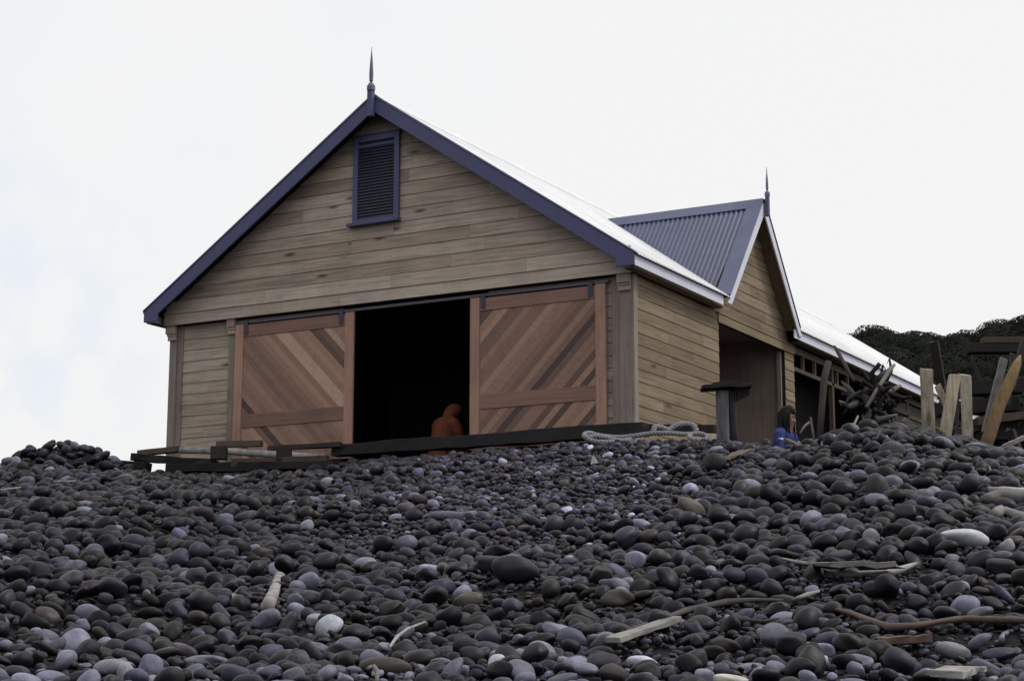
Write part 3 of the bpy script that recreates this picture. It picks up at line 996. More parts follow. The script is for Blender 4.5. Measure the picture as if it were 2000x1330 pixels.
helix([rp(1235, 858, .1), rp(1205, 862, -.1), rp(1170, 863, -.2), rp(1148, 857, -.1), rp(1141, 849, 0), rp(1152, 846, .12), rp(1168, 850, .18),
       rp(1205, 854, .15), rp(1240, 851, .1), rp(1275, 846, .1), rp(1310, 846, .05), rp(1340, 848, 0), rp(1368, 847, .05), rp(1381, 853, 0), rp(1376, 860, -.12), rp(1358, 859, -.2), rp(1346, 853, -.1), rp(1352, 849, .05)], 0.030, mb=mb)
helix([rp(1144, 856, -.12), rp(1160, 852, -.05), rp(1185, 855, 0), rp(1208, 860, -.02), rp(1235, 862, -.1)], 0.028, mb=mb)
helix([rp(1276, 843, .15), rp(1279, 834, .2), rp(1290, 834, .25), rp(1306, 840, .3), rp(1318, 832, .35), rp(1335, 828, .4), rp(1350, 829, .4), rp(1358, 836, .35), rp(1360, 846, .3)], 0.036, mb=mb)
tag(mb.build('rope', M['rope']), 'thick grey mooring rope looped along the beach crest', 'rope')

# ------------------------------------------------------------------ driftwood on the beach
def lie(name, pts, radii, mat, label, cat='driftwood', flat=0.7, n=9, jit=0.10, lift=0.06, group=None):
    """a branch lying over the cobbles through the given sight points"""
    P = [hit(u, v, lift) for (u, v) in pts]
    mb = MB()
    # refine
    Q = []
    for i in range(len(P) - 1):
        for j in range(3): Q.append(P[i].lerp(P[i + 1], j / 3))
    Q.append(P[-1])
    R = np.interp(np.linspace(0, 1, len(Q)), np.linspace(0, 1, len(radii)), radii)
    mb.tube(Q, list(R), n, jit, flat=flat)
    KEEP.extend((p, r) for p, r in zip(Q, R))
    return tag(mb.build(name, mat), label, cat, group)
KEEP = []   # only small cobbles lie just in front of these
lie('driftwood', [(825, 1009), (850, 1006), (880, 1007), (905, 1009), (928, 1002)], [0.015, 0.05, 0.062, 0.06, 0.03], M['drift_blue'], 'blue grey driftwood log lying below the gravel patch', flat=0.75)
lie('driftwood', [(546, 1124), (538, 1145), (533, 1160), (522, 1185)], [0.040, 0.034, 0.036, 0.042], M['drift_pale'], 'pale bone-like driftwood stick standing steep among dark cobbles', flat=0.8)
def lie_board(pa, pb, w, th, mat, label, cat='plank', lift=0.10, name='plank', **k):
    mb = MB(); a, b = hit(*pa, lift), hit(*pb, lift)
    mb.board(a, b, w, th, segs=7, **k)
    KEEP.extend((a.lerp(b, f / 8), w * .4) for f in range(9))
    return tag(mb.build(name, mat, bevel=0.004), label, cat)
lie_board((1196, 1250), (1318, 1208), 0.085, 0.03, M['drift_pale'], 'pale split plank slanting up at the lower middle of beach', jit=0.004, ragged=0.02)
lie('branch', [(1215, 1232), (1290, 1210), (1345, 1190), (1420, 1175), (1475, 1171), (1530, 1172)], [0.012, 0.02, 0.026, 0.03, 0.02, 0.014], M['drift_dark'], 'long dark branch above the pale split plank', 'branch')
lie('branch', [(1425, 1195), (1450, 1210), (1490, 1213), (1520, 1207)], [0.012, 0.02, 0.016, 0.008], M['drift_dark'], 'short dark forked twig under the long dark branch', 'branch')
lie('driftwood', [(1522, 1089), (1560, 1098), (1600, 1103), (1625, 1114), (1655, 1121), (1690, 1120), (1730, 1121), (1760, 1112), (1790, 1100)],
    [0.010, 0.018, 0.016, 0.028, 0.034, 0.028, 0.040, 0.038, 0.014], M['drift_pale'], 'long curved bleached branch sagging below a grey slab', flat=0.7)
lie_board((1585, 1101), (1745, 1105), 0.26, 0.035, M['drift'], 'flat grey driftwood slab behind the curved bleached branch', 'driftwood', lift=0.13, name='driftwood', jit=0.012, ragged=0.06)
lie('twig', [(1556, 1168), (1578, 1161), (1600, 1154)], [0.014, 0.018, 0.010], M['drift_pale'], 'small white broken stick below the curved bleached branch', 'stick', flat=0.9)
lie('branch', [(1625, 1186), (1665, 1198), (1700, 1212), (1740, 1225), (1790, 1222), (1838, 1213), (1880, 1208), (1932, 1210), (1990, 1211), (2040, 1212)],
    [0.014, 0.022, 0.024, 0.03, 0.026, 0.02, 0.026, 0.028, 0.024, 0.024], M['brown_wood'], 'long thin brown branch crossing the lower right beach', 'branch')
lie_board((1708, 1253), (1808, 1247), 0.13, 0.04, M['brown_wood'], 'short brown plank chunk below the long brown branch', lift=0.08, jit=0.005, ragged=0.03)
lie_board((1846, 1318), (1890, 1306), 0.16, 0.03, M['drift_pale'], 'broken white board between cobbles at the lower right', lift=0.11, jit=0.01, ragged=0.02)
lie('twig', [(762, 1262), (775, 1243), (795, 1228), (830, 1214)], [0.006, 0.010, 0.009, 0.006], M['drift_pale'], 'thin pale curved twig left of the lower middle', 'twig', flat=0.9, lift=0.10)
lie('twig', [(717, 1305), (730, 1300), (738, 1312), (736, 1330)], [0.008, 0.011, 0.010, 0.010], M['drift'], 'hooked grey twig at the bottom edge beside a brown boulder', 'twig', flat=0.9, lift=0.10)
lie('log', [(1930, 957), (1960, 957), (2000, 959), (2050, 960)], [0.03, 0.036, 0.036, 0.034], M['drift_pale'], 'slim pale log at the right edge, topmost of three', 'log', lift=0.12, flat=0.9)
lie('log', [(1922, 975), (1950, 968), (1985, 972), (2040, 966)], [0.05, 0.07, 0.07, 0.06], M['drift'], 'knotty grey log at the right edge under the slim pale log', 'log', lift=0.08, flat=0.85)
lie('log', [(1940, 1004), (1955, 998), (1985, 1006), (2040, 1018)], [0.04, 0.055, 0.045, 0.04], M['drift'], 'tapering grey log at the right edge, lowest of three', 'log', lift=0.08, flat=0.9)
lie('driftwood', [(1862, 972), (1878, 978), (1895, 986)], [0.05, 0.06, 0.035], M['drift'], 'ragged grey wood chunk left of the right edge logs', flat=0.6, jit=0.2)
lie('driftwood', [(1800, 962), (1815, 972), (1838, 980)], [0.018, 0.03, 0.014], M['drift'], 'splintered stick on the dark cobbles below the timber posts', 'stick', jit=0.2)
lie_board((108, 941), (150, 940), 0.10, 0.03, M['drift_pale'], 'small pale board at the foot of the far left stone mound', lift=0.10, jit=0.004)
lie('twig', [(-40, 961), (30, 953), (92, 945)], [0.008, 0.008, 0.006], M['drift_pale'], 'thin white stick lying at the far left edge of beach', 'stick', lift=0.12, flat=1)
lie_board((1418, 895), (1468, 878), 0.09, 0.03, M['brown_wood'], 'ragged brown driftwood piece on the crest below the capped post', 'driftwood', name='driftwood', jit=0.015, ragged=0.04, lift=0.11)
lie_board((1536, 858), (1564, 872), 0.07, 0.03, M['brown_wood'], 'pinkish wood chip on the crest in front of the seated person', 'wood chip', name='wood_chip', jit=0.008, ragged=0.02, lift=0.14)
# white flake
q = hit(1160, 900, 0.10)
mb = MB(); mb.add([q + Vector(p) for p in ((-.05, 0, -.04), (.05, .01, -.03), (.0, -.02, .08), (.03, .03, .0), (-.02, .04, .01))],
                  [(0, 1, 2), (1, 3, 2), (3, 4, 2), (4, 0, 2), (0, 4, 3, 1)])
tag(mb.build('shell', M['white_bit']), 'tiny white flake of shell below the mooring rope', 'shell')

# ------------------------------------------------------------------ timbers standing at the right
def stand(top, bot, depth, w, th, mat, label, name='timber_post', cat='post', face=None, group=None, rnd=False, pts=None, rad=None, tilt=0.0):
    mb = MB()
    if rnd:
        mb.tube([at(u, v, d_) for (u, v, d_) in pts], rad, 10, 0.04)
    else:
        a = at(*bot, depth); b = at(*top, depth + tilt)
        mb.board(a, b, w, th * 1.8, up=-F, segs=9, jit=0.0035, ragged=0.02)
    o = mb.build(name, mat, bevel=0 if rnd else 0.004)
    return tag(o, label, cat, group)
PXM = lambda d_: d_ / FPX
stand((1809, 721), (1815, 872), 23.6, 23 * PXM(23.6), 0.05, M['post_pale'], 'tallest pale upright post in front of the shed eave end')
stand((1831, 752), (1852, 800), 24.0, 12 * PXM(24), 0.035, M['post_pale'], 'thin pale stick leaning left against the middle leaning post', 'stick', 'stick')
stand((1865, 733), (1841, 880), 23.7, 21 * PXM(23.7), 0.05, M['post_pale'], 'pale post leaning right, second from the shed eave', tilt=0.2)
stand((1873, 731), (1868, 850), 24.2, 5 * PXM(24), 0.03, M['drift_dark'], 'thin dark stake between the two pale posts', 'stake', 'stake')
stand((1886, 732), (1891, 890), 23.4, 19 * PXM(23.4), 0.05, M['post_pale'], 'pale upright post third from the shed eave')
stand((1961, 700), (1924, 845), 24.4, 14 * PXM(24.4), 0.04, M['drift'], 'slim grey board leaning behind the ochre pole')
stand(None, None, 0, 0, 0, M['post_ochre'], 'thick ochre peeled pole leaning right at the frame edge', 'pole', 'pole', rnd=True,
      pts=[(1917, 895, 23.6), (1932, 850, 23.7), (1952, 790, 23.9), (1972, 745, 24.0), (1986, 712, 24.1), (1993, 694, 24.2)], rad=[0.085, 0.088, 0.085, 0.08, 0.06, 0.012])
stand((1978, 690), (1968, 790), 25.0, 9 * PXM(25), 0.04, M['drift_dark'], 'dark grey stake just behind the ochre pole', 'stake', 'stake')
stand((2000, 668), (1975, 760), 25.2, 12 * PXM(25), 0.05, M['drift_dark'], 'brown grey board leaning at the right frame edge', 'plank', 'plank')
# old frame behind: a dark beam with a brown plank on it, carried by two posts
fr = empty('trestle', 'dark timber trestle with a brown plank on top at the right edge', 'trestle', at(2080, 900, 28))
mb = MB(); mb.board(at(1889, 681, 28), at(2180, 682, 28), 0.25, 18 * PXM(28), segs=6, jit=0.006); adopt(mb.build('beam', M['dark_wood'], bevel=0.006), fr)
mb = MB(); mb.board(at(1917, 666, 28), at(2180, 664, 28), 0.22, 11 * PXM(28), segs=6, jit=0.004); adopt(mb.build('plank', M['brown_wood'], bevel=0.005), fr)
for (u, dd) in ((2060, 28.0), (2150, 28.1)):
    mb = MB(); mb.board(at(u, 930, dd), at(u, 692, dd), 0.14, 0.14, up=-F, segs=4, jit=0.005); adopt(mb.build('post', M['dark_wood'], bevel=0.006), fr)
# low stack of dark planks behind the posts
for i, (ua, va, ub, vb, mt, lb) in enumerate((
        (1905, 826, 2040, 808, 'brown_wood', 'brown plank lying behind the ochre pole, upper of the stack'),
        (1900, 850, 2060, 842, 'dark_wood', 'broad black plank low behind the ochre pole'),
        (1900, 878, 2050, 880, 'dark_wood', 'lowest black timber behind the standing posts'),
        (1830, 800, 1985, 790, 'dark_wood', 'black timber crossing behind the two pale posts'),
        (1890, 760, 2040, 752, 'dark_wood', 'upper black rail behind the ochre pole'))):
    mb = MB(); dd = 25.6 + 0.15 * i
    mb.board(at(ua, va, dd), at(ub, vb, dd), 0.3, (26 if i else 16) * PXM(dd), segs=5, jit=0.01)
    tag(mb.build('plank', M[mt], bevel=0.006), lb, 'plank')
stand((2004, 853), (1960, 872), 22.6, 8 * PXM(22.6), 0.03, M['drift_pale'], 'white lath lying on the crest at the right edge', 'lath', 'lath')
stand((1766, 820), (1789, 838), 22.5, 10 * PXM(22.5), 0.03, M['drift'], 'short grey lath stuck in the crest left of posts', 'lath', 'lath')
mb = MB()
mb.board(at(1870, 858, 22.0), at(1990, 905, 21.2), 0.35, 0.10, segs=6, jit=0.02)
tag(mb.build('timber_beam', M['wet_wood'], bevel=0.01), 'dark slanting timber half buried below the standing posts', 'beam')

rj = random.Random(21)
for i in range(22):
    u0 = rj.uniform(1830, 2050); v0 = rj.uniform(770, 880); an = rj.choice((rj.gauss(.1, .25), rj.gauss(1.2, .35), rj.gauss(-.5, .3))); ln = rj.uniform(50, 140); dd = rj.uniform(25.0, 27.5)
    mb = MB()
    mb.board(at(u0, v0, dd), at(u0 + ln * math.cos(an), v0 - ln * math.sin(an), dd + rj.uniform(-.3, .3)), rj.uniform(.08, .2), rj.uniform(.04, .10), segs=5, jit=.006, ragged=.03)
    tag(mb.build('plank', M[rj.choice(('dark_wood', 'dark_wood', 'brown_dark', 'drift_dark'))], bevel=0.004), 'dark broken timber in the jumbled pile behind the standing posts', 'plank', 'jumbled timbers behind the standing posts')

# root stump and poles before the open bay
st = empty('tree_stump', 'upturned dark driftwood stump with tangled roots before the open bay', 'stump', on_ground(1700, 25.5))
ds = 26.0
mb = MB()
mb.tube([at(1722, 870, ds), at(1720, 830, ds), at(1712, 790, ds), at(1706, 765, ds)], [0.07, 0.075, 0.09, 0.07], 12, 0.2)
adopt(mb.build('trunk', M['drift_dark']), st)
rs = random.Random(3)
for i in range(52):
    a = rs.uniform(0, 2 * PI); q_ = math.sqrt(rs.random())
    u0, v0 = 1704 + 34 * q_ * math.cos(a), 782 + 40 * q_ * math.sin(a)
    b = a + rs.gauss(0, 1.6); ln = rs.uniform(20, 62)
    z_ = rs.uniform(-.4, .3)
    um, vm = u0 + ln * .5 * math.cos(b) + rs.uniform(-12, 12), v0 + ln * .5 * math.sin(b) + rs.uniform(-12, 12)
    u1, v1 = u0 + ln * math.cos(b), v0 + ln * math.sin(b) + rs.uniform(-4, 8)
    mb = MB()
    mb.tube([at(u0, v0, ds + z_ * .5), at(um, vm, ds + z_ * .8), at(u1, v1, ds + z_), at(u1 + rs.uniform(-8, 8), v1 + rs.uniform(-4, 12), ds + z_ * 1.1)],
            [rs.uniform(.025, .06), rs.uniform(.02, .05), rs.uniform(.012, .03), .006], 7, 0.25)
    adopt(mb.build('root', M['drift'] if i % 17 == 0 else (M['drift_dark'] if i % 5 == 0 else M['dark_wood'])), st)
def pole(pts, rad, mat, label, cat='pole'):
    mb = MB(); mb.tube([at(*p) for p in pts], rad, 8, 0.06)
    return tag(mb.build('pole', mat), label, cat)
pole([(1693, 795, 25.6), (1715, 757, 25.8), (1738, 722, 26.0), (1747, 712, 26.1)], [0.03, 0.03, 0.034, 0.02], M['drift'], 'slim grey pole leaning across the white fascia')
pole([(1668, 745, 26.6), (1650, 712, 26.8), (1637, 688, 27.0), (1629, 675, 27.0)], [0.02, 0.03, 0.03, 0.015], M['drift_dark'], 'thin dark branch hanging in front of the fascia', 'branch')
pole([(1600, 868, 26), (1605, 800, 26.2), (1610, 740, 26.5), (1618, 706, 26.6)], [0.05, 0.05, 0.055, 0.05], M['drift_dark'], 'dark grey pole standing before the open bay near porch')
pole([(1563, 846, 23.5), (1572, 832, 23.6), (1581, 824, 23.6)], [0.016, 0.018, 0.014], M['drift'], 'grey curved stick right of the seated person', 'stick')
pole([(1655, 862, 24.5), (1668, 830, 24.7), (1676, 812, 24.8)], [0.02, 0.018, 0.012], M['drift'], 'thin grey stick standing before the root stump', 'stick')
pole([(1590, 860, 24.5), (1586, 835, 24.7), (1583, 815, 24.8)], [0.02, 0.018, 0.012], M['drift_dark'], 'thin dark stick leaning left of the bay pole', 'stick')
# dark lumber stacked inside the open bay
for i, (z_, y0_, y1_) in enumerate(((Z0 + .12, 8.2, 14.5), (Z0 + .36, 8.5, 15.0), (Z0 + .6, 9.0, 16.5))):
    mb = MB(); mb.board((9.4, y0_, z_), (9.45, y1_, z_), 0.5, 0.22, segs=4, jit=0.01)
    tag(mb.build('timber_beam', M['dark_wood'], bevel=0.008), ('lowest', 'middle', 'topmost')[i] + ' dark timber stacked inside the open rear bay', 'beam')

# ------------------------------------------------------------------ people
def skin_obj(name, nodes, edges, mat, parent, levels=2):
    """nodes: {key: (co, radius)}; one continuous surface grown over connected joints"""
    keys = list(nodes)
    me = bpy.data.meshes.new(name)
    me.from_pydata([tuple(nodes[k][0]) for k in keys], [(keys.index(a), keys.index(b)) for a, b in edges], [])
    o = bpy.data.objects.new(name, me); COL.objects.link(o)
    sk = o.modifiers.new('skin', 'SKIN'); sk.use_smooth_shade = True
    for k, sv in zip(keys, me.skin_vertices[0].data):
        r = nodes[k][1]
        sv.radius = r if hasattr(r, '__len__') else (r, r)
    me.skin_vertices[0].data[0].use_root = True
    ss = o.modifiers.new('sub', 'SUBSURF'); ss.levels = levels; ss.render_levels = levels
    dg = bpy.context.evaluated_depsgraph_get()
    m2 = bpy.data.meshes.new_from_object(o.evaluated_get(dg))
    bpy.data.objects.remove(o)
    m2.name = name
    m2.polygons.foreach_set('use_smooth', [True] * len(m2.polygons))
    o = bpy.data.objects.new(name, m2); COL.objects.link(o)
    m2.materials.clear(); m2.materials.append(mat)
    o.parent = parent
    return o

def body_nodes(J):
    n = dict(J); e = []
    def ch(*k):
        for a, b in zip(k, k[1:]): e.append((a, b))
    ch('pelvis', 'spine', 'chest', 'neck', 'jaw', 'skull', 'crown')
    ch('jaw', 'nose')
    for s in 'LR':
        ch('chest', 'sh' + s, 'el' + s, 'wr' + s, 'pm' + s)
        ch('pelvis', 'hp' + s, 'kn' + s, 'an' + s, 'to' + s)
        w = Vector(J['wr' + s][0]); p = Vector(J['pm' + s][0])
        ax = (p - w).normalized(); lat = ax.cross(Z); lat = lat.normalized() if lat.length > 1e-3 else Vector((0, 1, 0))
        dn = ax.cross(lat)
        if dn.z > 0: dn = -dn
        for i, ln in enumerate((0.066, 0.076, 0.072, 0.056)):
            b = p + lat * (0.030 - 0.020 * i) + ax * 0.012
            n[f'f{s}{i}a'] = (b, 0.0085); n[f'f{s}{i}b'] = (b + ax * ln * .5 + dn * ln * .12, 0.008); n[f'f{s}{i}c'] = (b + ax * ln * .8 + dn * ln * .5, 0.0068)
            e.append(('pm' + s, f'f{s}{i}a')); ch(f'f{s}{i}a', f'f{s}{i}b', f'f{s}{i}c')
        tb = w.lerp(p, .45) + lat * (0.034 if s == 'R' else -0.034)
        n[f't{s}a'] = (tb, 0.011); n[f't{s}b'] = (tb + ax * .04 + lat * (0.014 if s == 'R' else -.014) + dn * .01, 0.009)
        e.append(('wr' + s, f't{s}a')); ch(f't{s}a', f't{s}b')
    return n, e

def face_bits(J, parent):
    h = Vector(J['skull'][0]); mbv = MB()
    for s in (1, -1):
        c = h + Vector((0.078, 0.032 * s, -0.005))
        mbv.tube([c + Vector((0, -.012, 0)), c, c + Vector((0, .012, 0))], [.004, .008, .004], 6)
    o = mbv.build('eyes', M['hair'], None); o.parent = parent
    mbv = MB(); c = Vector(J['jaw'][0]) + Vector((0.072, 0, .012))
    mbv.tube([c + Vector((-.006, -.022, 0)), c, c + Vector((-.006, .022, 0))], [.004, .007, .004], 6)
    o = mbv.build('mouth', M['f_red'], None); o.parent = parent

V = Vector
def cloth_obj(name, tubes, mat, parent, vox=0.011, sm=6):
    """overlapping closed tubes fused into one smooth garment"""
    mb = MB()
    for pts, rad in tubes: mb.tube(pts, rad, 14)
    o = mb.build(name, mat)
    r = o.modifiers.new('fuse', 'REMESH'); r.mode = 'VOXEL'; r.voxel_size = vox; r.use_smooth_shade = True
    q = o.modifiers.new('relax', 'SMOOTH'); q.iterations = sm; q.factor = .5
    dg = bpy.context.evaluated_depsgraph_get()
    m2 = bpy.data.meshes.new_from_object(o.evaluated_get(dg)); m2.name = name
    bpy.data.objects.remove(o)
    m2.materials.clear(); m2.materials.append(mat)
    o = bpy.data.objects.new(name, m2); COL.objects.link(o); o.parent = parent
    return o
def place_person(label, loc, facing, J):
    p = empty('person', label, 'person', loc)
    p.rotation_euler = (0, 0, math.atan2(facing.y, facing.x))
    return p

# person in the blue jacket, sitting behind the crest
J = {'pelvis': (V((0, 0, .12)), (.15, .12)), 'spine': (V((.02, 0, .30)), (.13, .105)), 'chest': (V((.05, 0, .47)), (.15, .11)),
     'neck': (V((.085, 0, .625)), .052), 'jaw': (V((.12, 0, .70)), (.062, .066)), 'skull': (V((.115, 0, .785)), (.078, .088)), 'crown': (V((.105, 0, .85)), (.062, .072)),
     'nose': (V((.205, 0, .735)), .011)}
for s, k in (('L', 1), ('R', -1)):
    J['sh' + s] = (V((.05, .165 * k, .555)), .060); J['el' + s] = (V((.10, .235 * k, .30)), .046); J['wr' + s] = (V((.33, .13 * k, .27)), .030); J['pm' + s] = (V((.39, .11 * k, .26)), (.036, .018))
    J['hp' + s] = (V((.02, .09 * k, .12)), .095); J['kn' + s] = (V((.42, .13 * k, .30)), .066); J['an' + s] = (V((.62, .11 * k, -.05)), .042); J['to' + s] = (V((.77, .11 * k, -.09)), .035)
fac = (R0 * 0.78 - FH * 0.62).normalized()
loc = at(1527, 845, 22.6) - Vector((0, 0, 0.575 * .92))
pb = place_person('person with long black hair in a blue and white jacket sitting behind the crest', loc, fac, J)
pb.scale = (.92, .92, .92)
n, e = body_nodes(J)
skin_obj('body', n, e, M['skin'], pb)
face_bits(J, pb)
def grow(J, keys, k, add=0.0):
    return {q: (J[q][0], tuple(x * k + add for x in J[q][1]) if hasattr(J[q][1], '__len__') else J[q][1] * k + add) for q in keys}
T_ = [([V((-.01, 0, .08)), V((.0, 0, .25)), V((.03, 0, .42)), V((.06, 0, .54)), V((.08, 0, .61))], [.165, .15, .155, .125, .075])]
for k in (1, -1):
    T_.append(([V((.04, .06 * k, .53)), V((.05, .13 * k, .555)), V((.055, .175 * k, .53)), V((.08, .215 * k, .42)), V((.105, .235 * k, .30)), V((.20, .20 * k, .28)), V((.325, .132 * k, .27))], [.095, .082, .078, .07, .062, .055, .042]))
cloth_obj('jacket', T_, M['f_blue'], pb)
for s, k in (('L', 1), ('R', -1)):
    a = J['sh' + s][0]; b = J['el' + s][0]
    skin_obj('white_panel', {'a': (a.lerp(b, .30) + V((.012, .012 * k, 0)), .080), 'b': (a.lerp(b, .62) + V((.014, .014 * k, 0)), .075)}, [('a', 'b')], M['f_white'], pb)
mbx = MB(); mbx.tube([V((.205, .10, .40)), V((.212, .07, .395)), V((.215, .045, .39))], [.014, .02, .012], 8); mbx.build('badge', M['f_red'], pb)
tr = grow(J, ['pelvis', 'hpL', 'knL', 'anL', 'hpR', 'knR', 'anR'], 1.0, .014)
skin_obj('trousers', tr, [('pelvis', 'hpL'), ('hpL', 'knL'), ('knL', 'anL'), ('pelvis', 'hpR'), ('hpR', 'knR'), ('knR', 'anR')], M['f_dark'], pb)
mbx = MB()
mbx.tube([V((.195, 0, .82)), V((.178, 0, .848)), V((.135, 0, .868)), V((.085, 0, .858)), V((.045, 0, .805)), V((.03, -.01, .72)), V((.04, -.03, .62)), V((.075, -.06, .53)), V((.115, -.08, .44))],
         [.02, .046, .078, .093, .094, .082, .07, .052, .02], 16, 0.10)
rh = random.Random(5)
for i in range(26):                                   # loose locks over the cap of hair
    a_ = PI * (0.18 + 1.64 * i / 25) ; y_ = math.sin(a_) * .088; x_ = .10 + math.cos(a_) * .085
    if math.cos(a_) > .72: continue
    l_ = rh.uniform(.16, .34)
    mbx.tube([V((x_ * .6 + .04, y_ * .5, .90)), V((x_, y_, .845)), V((x_ - .012, y_ * 1.08, .845 - l_ * .5)), V((x_ + rh.uniform(-.02, .02), y_ * .95 + rh.uniform(-.015, .015), .845 - l_))], [.012, .020, .017, .005], 6, 0.1)
q = mbx.build('hair', M['hair'], None); q.parent = pb

# person in orange oilskins, crouching inside the doorway
J = {'pelvis': (V((-.04, 0, .16)), (.17, .15)), 'spine': (V((-.01, 0, .36)), (.16, .14)), 'chest': (V((.08, 0, .57)), (.17, .13)),
     'neck': (V((.17, 0, .71)), .06), 'jaw': (V((.235, 0, .755)), (.062, .066)), 'skull': (V((.24, 0, .835)), (.078, .088)), 'crown': (V((.235, 0, .90)), (.06, .07)), 'nose': (V((.325, 0, .78)), .011)}
for s, k in (('L', 1), ('R', -1)):
    J['sh' + s] = (V((.08, .185 * k, .63)), .066); J['el' + s] = (V((.16, .24 * k, .36)), .05); J['wr' + s] = (V((.34, .12 * k, .20)), .032); J['pm' + s] = (V((.38, .10 * k, .14)), (.036, .018))
    J['hp' + s] = (V((.0, .10 * k, .15)), .10); J['kn' + s] = (V((.40, .15 * k, .28)), .07); J['an' + s] = (V((.30, .14 * k, .06)), .045); J['to' + s] = (V((.44, .15 * k, .035)), .036)
fac = (R0 * 0.72 + FH * 0.62).normalized()
lo = on_y(867, 850, 0.9); lo.z = Z0
po = place_person('person in a hooded orange raincoat crouching inside the dark doorway', lo, fac, J)
ks = (on_y(893, 781, 0.9).z - Z0) / 1.0
po.scale = (min(ks, 1.2),) * 3
n, e = body_nodes(J)
skin_obj('body', n, e, M['skin'], po)
face_bits(J, po)
T_ = [([V((-.04, 0, .02)), V((-.03, 0, .20)), V((-.01, 0, .40)), V((.0, 0, .54)), V((.03, 0, .64)), V((.08, 0, .70))], [.22, .215, .205, .195, .15, .09]),
      ([V((.05, 0, .64)), V((.09, 0, .72)), V((.14, 0, .79)), V((.20, 0, .845)), V((.25, 0, .86)), V((.30, 0, .855)), V((.325, 0, .83))], [.08, .105, .125, .135, .125, .10, .06])]
for k in (1, -1):
    T_.append(([V((.02, .06 * k, .62)), V((.03, .16 * k, .635)), V((.04, .235 * k, .60)), V((.08, .275 * k, .48)), V((.14, .27 * k, .35)), V((.27, .19 * k, .26)), V((.34, .125 * k, .20))], [.12, .105, .095, .085, .078, .066, .058]))
cloth_obj('raincoat', T_, M['f_orange'], po)
tr = grow(J, ['pelvis', 'hpL', 'knL', 'anL', 'hpR', 'knR', 'anR'], 1.0, .018)
skin_obj('trousers', tr, [('pelvis', 'hpL'), ('hpL', 'knL'), ('knL', 'anL'), ('pelvis', 'hpR'), ('hpR', 'knR'), ('knR', 'anR')], M['f_orange'], po)

# small blue jug inside the door
q = on_y(752, 848, 1.3); q.z = Z0
jug = empty('jug', 'small dull blue jug standing inside the dark doorway', 'jug', q)
mb = MB(); mb.lathe((0, 0, 0), [(.075, 0), (.085, .02), (.085, .36), (.07, .42), (.04, .46), (.035, .52), (.04, .53)], 14); mb.build('body', M['plastic_blue'], jug)
mb = MB(); mb.tube([V((.08, 0, .34)), V((.15, 0, .36)), V((.15, 0, .46)), V((.035, 0, .49))], .014, 8); mb.build('handle', M['plastic_blue'], jug)

# ------------------------------------------------------------------ cobbles
def icosphere(sub):
    bm = bmesh.new(); bmesh.ops.create_icosphere(bm, subdivisions=sub, radius=1)
    v = np.array([p.co[:] for p in bm.verts]); f = np.array([[q.index for q in p.verts] for p in bm.faces])
    bm.free(); return v, f

def cobble_shape(v, seed):
    r = np.random.default_rng(seed)
    p = v.copy()
    ex = r.uniform(1.95, 2.4)                       # superellipsoid: a little blocky
    p = np.sign(p) * np.abs(p) ** (2 / ex)
    for _ in range(3):
        k = r.normal(size=3); k /= np.linalg.norm(k)
        s = p @ k
        p = p - np.outer(np.clip(s - r.uniform(.62, .85), 0, None) * 0.55, k)     # worn facets
    for _ in range(5):
        w = r.normal(size=3) * 1.6; ph = r.uniform(0, 6.28)
        p = p * (1 + 0.045 * np.sin(p @ w + ph))[:, None]
    p[:, 0] *= 1 + 0.18 * r.normal() * 0.5 * p[:, 1]                              # egg shape
    return p / np.abs(p).max(0)
V4, F4 = icosphere(4); V3, F3 = icosphere(3); V2, F2 = icosphere(2)
NSH = 16
SH3 = [cobble_shape(V3, 100 + i) for i in range(NSH)]
SH2 = [cobble_shape(V2, 100 + i) for i in range(NSH)]
SH4 = [cobble_shape(V4, 100 + i) for i in range(NSH)]

def stone_color(r, d, big=False):
    k = r.random()
    pale = 0.05 if d > 10.5 else 0.05 + 0.30 * (10.5 - d) / 3.0
    v = math.exp(r.normal(0, 0.42))
    if k < pale: return np.array([0.135, 0.137, 0.185]) * min(v, 1.6)
    if k < pale + 0.20: return np.array([0.032, 0.0315, 0.051]) * v
    if k < pale + 0.36: return np.array([0.0195, 0.0160, 0.0185]) * v
    if k < pale + 0.40: return np.array([0.023, 0.0160, 0.0180]) * v
    return np.array([0.0088, 0.0080, 0.0128]) * v

placed = []          # x(t), y(d), r, a, b, c, rotz, tilt, tiltdir, colour, tag
cell = 0.22
grid = {}
def free_spot(t, d, r, k=0.88):
    gx, gy = int(t // cell), int(d // cell)
    for i in (-1, 0, 1):
        for j in (-1, 0, 1):
            for (tt, dd, rr) in grid.get((gx + i, gy + j), ()):
                m_ = k * (r + rr)
                if (tt - t) ** 2 + (dd - d) ** 2 < m_ * m_: return False
    return True
def put(t, d, r):
    grid.setdefault((int(t // cell), int(d // cell)), []).append((t, d, r))
def td(p):
    q = Vector(p) - C
    return q.dot(R0), q.dot(FH)

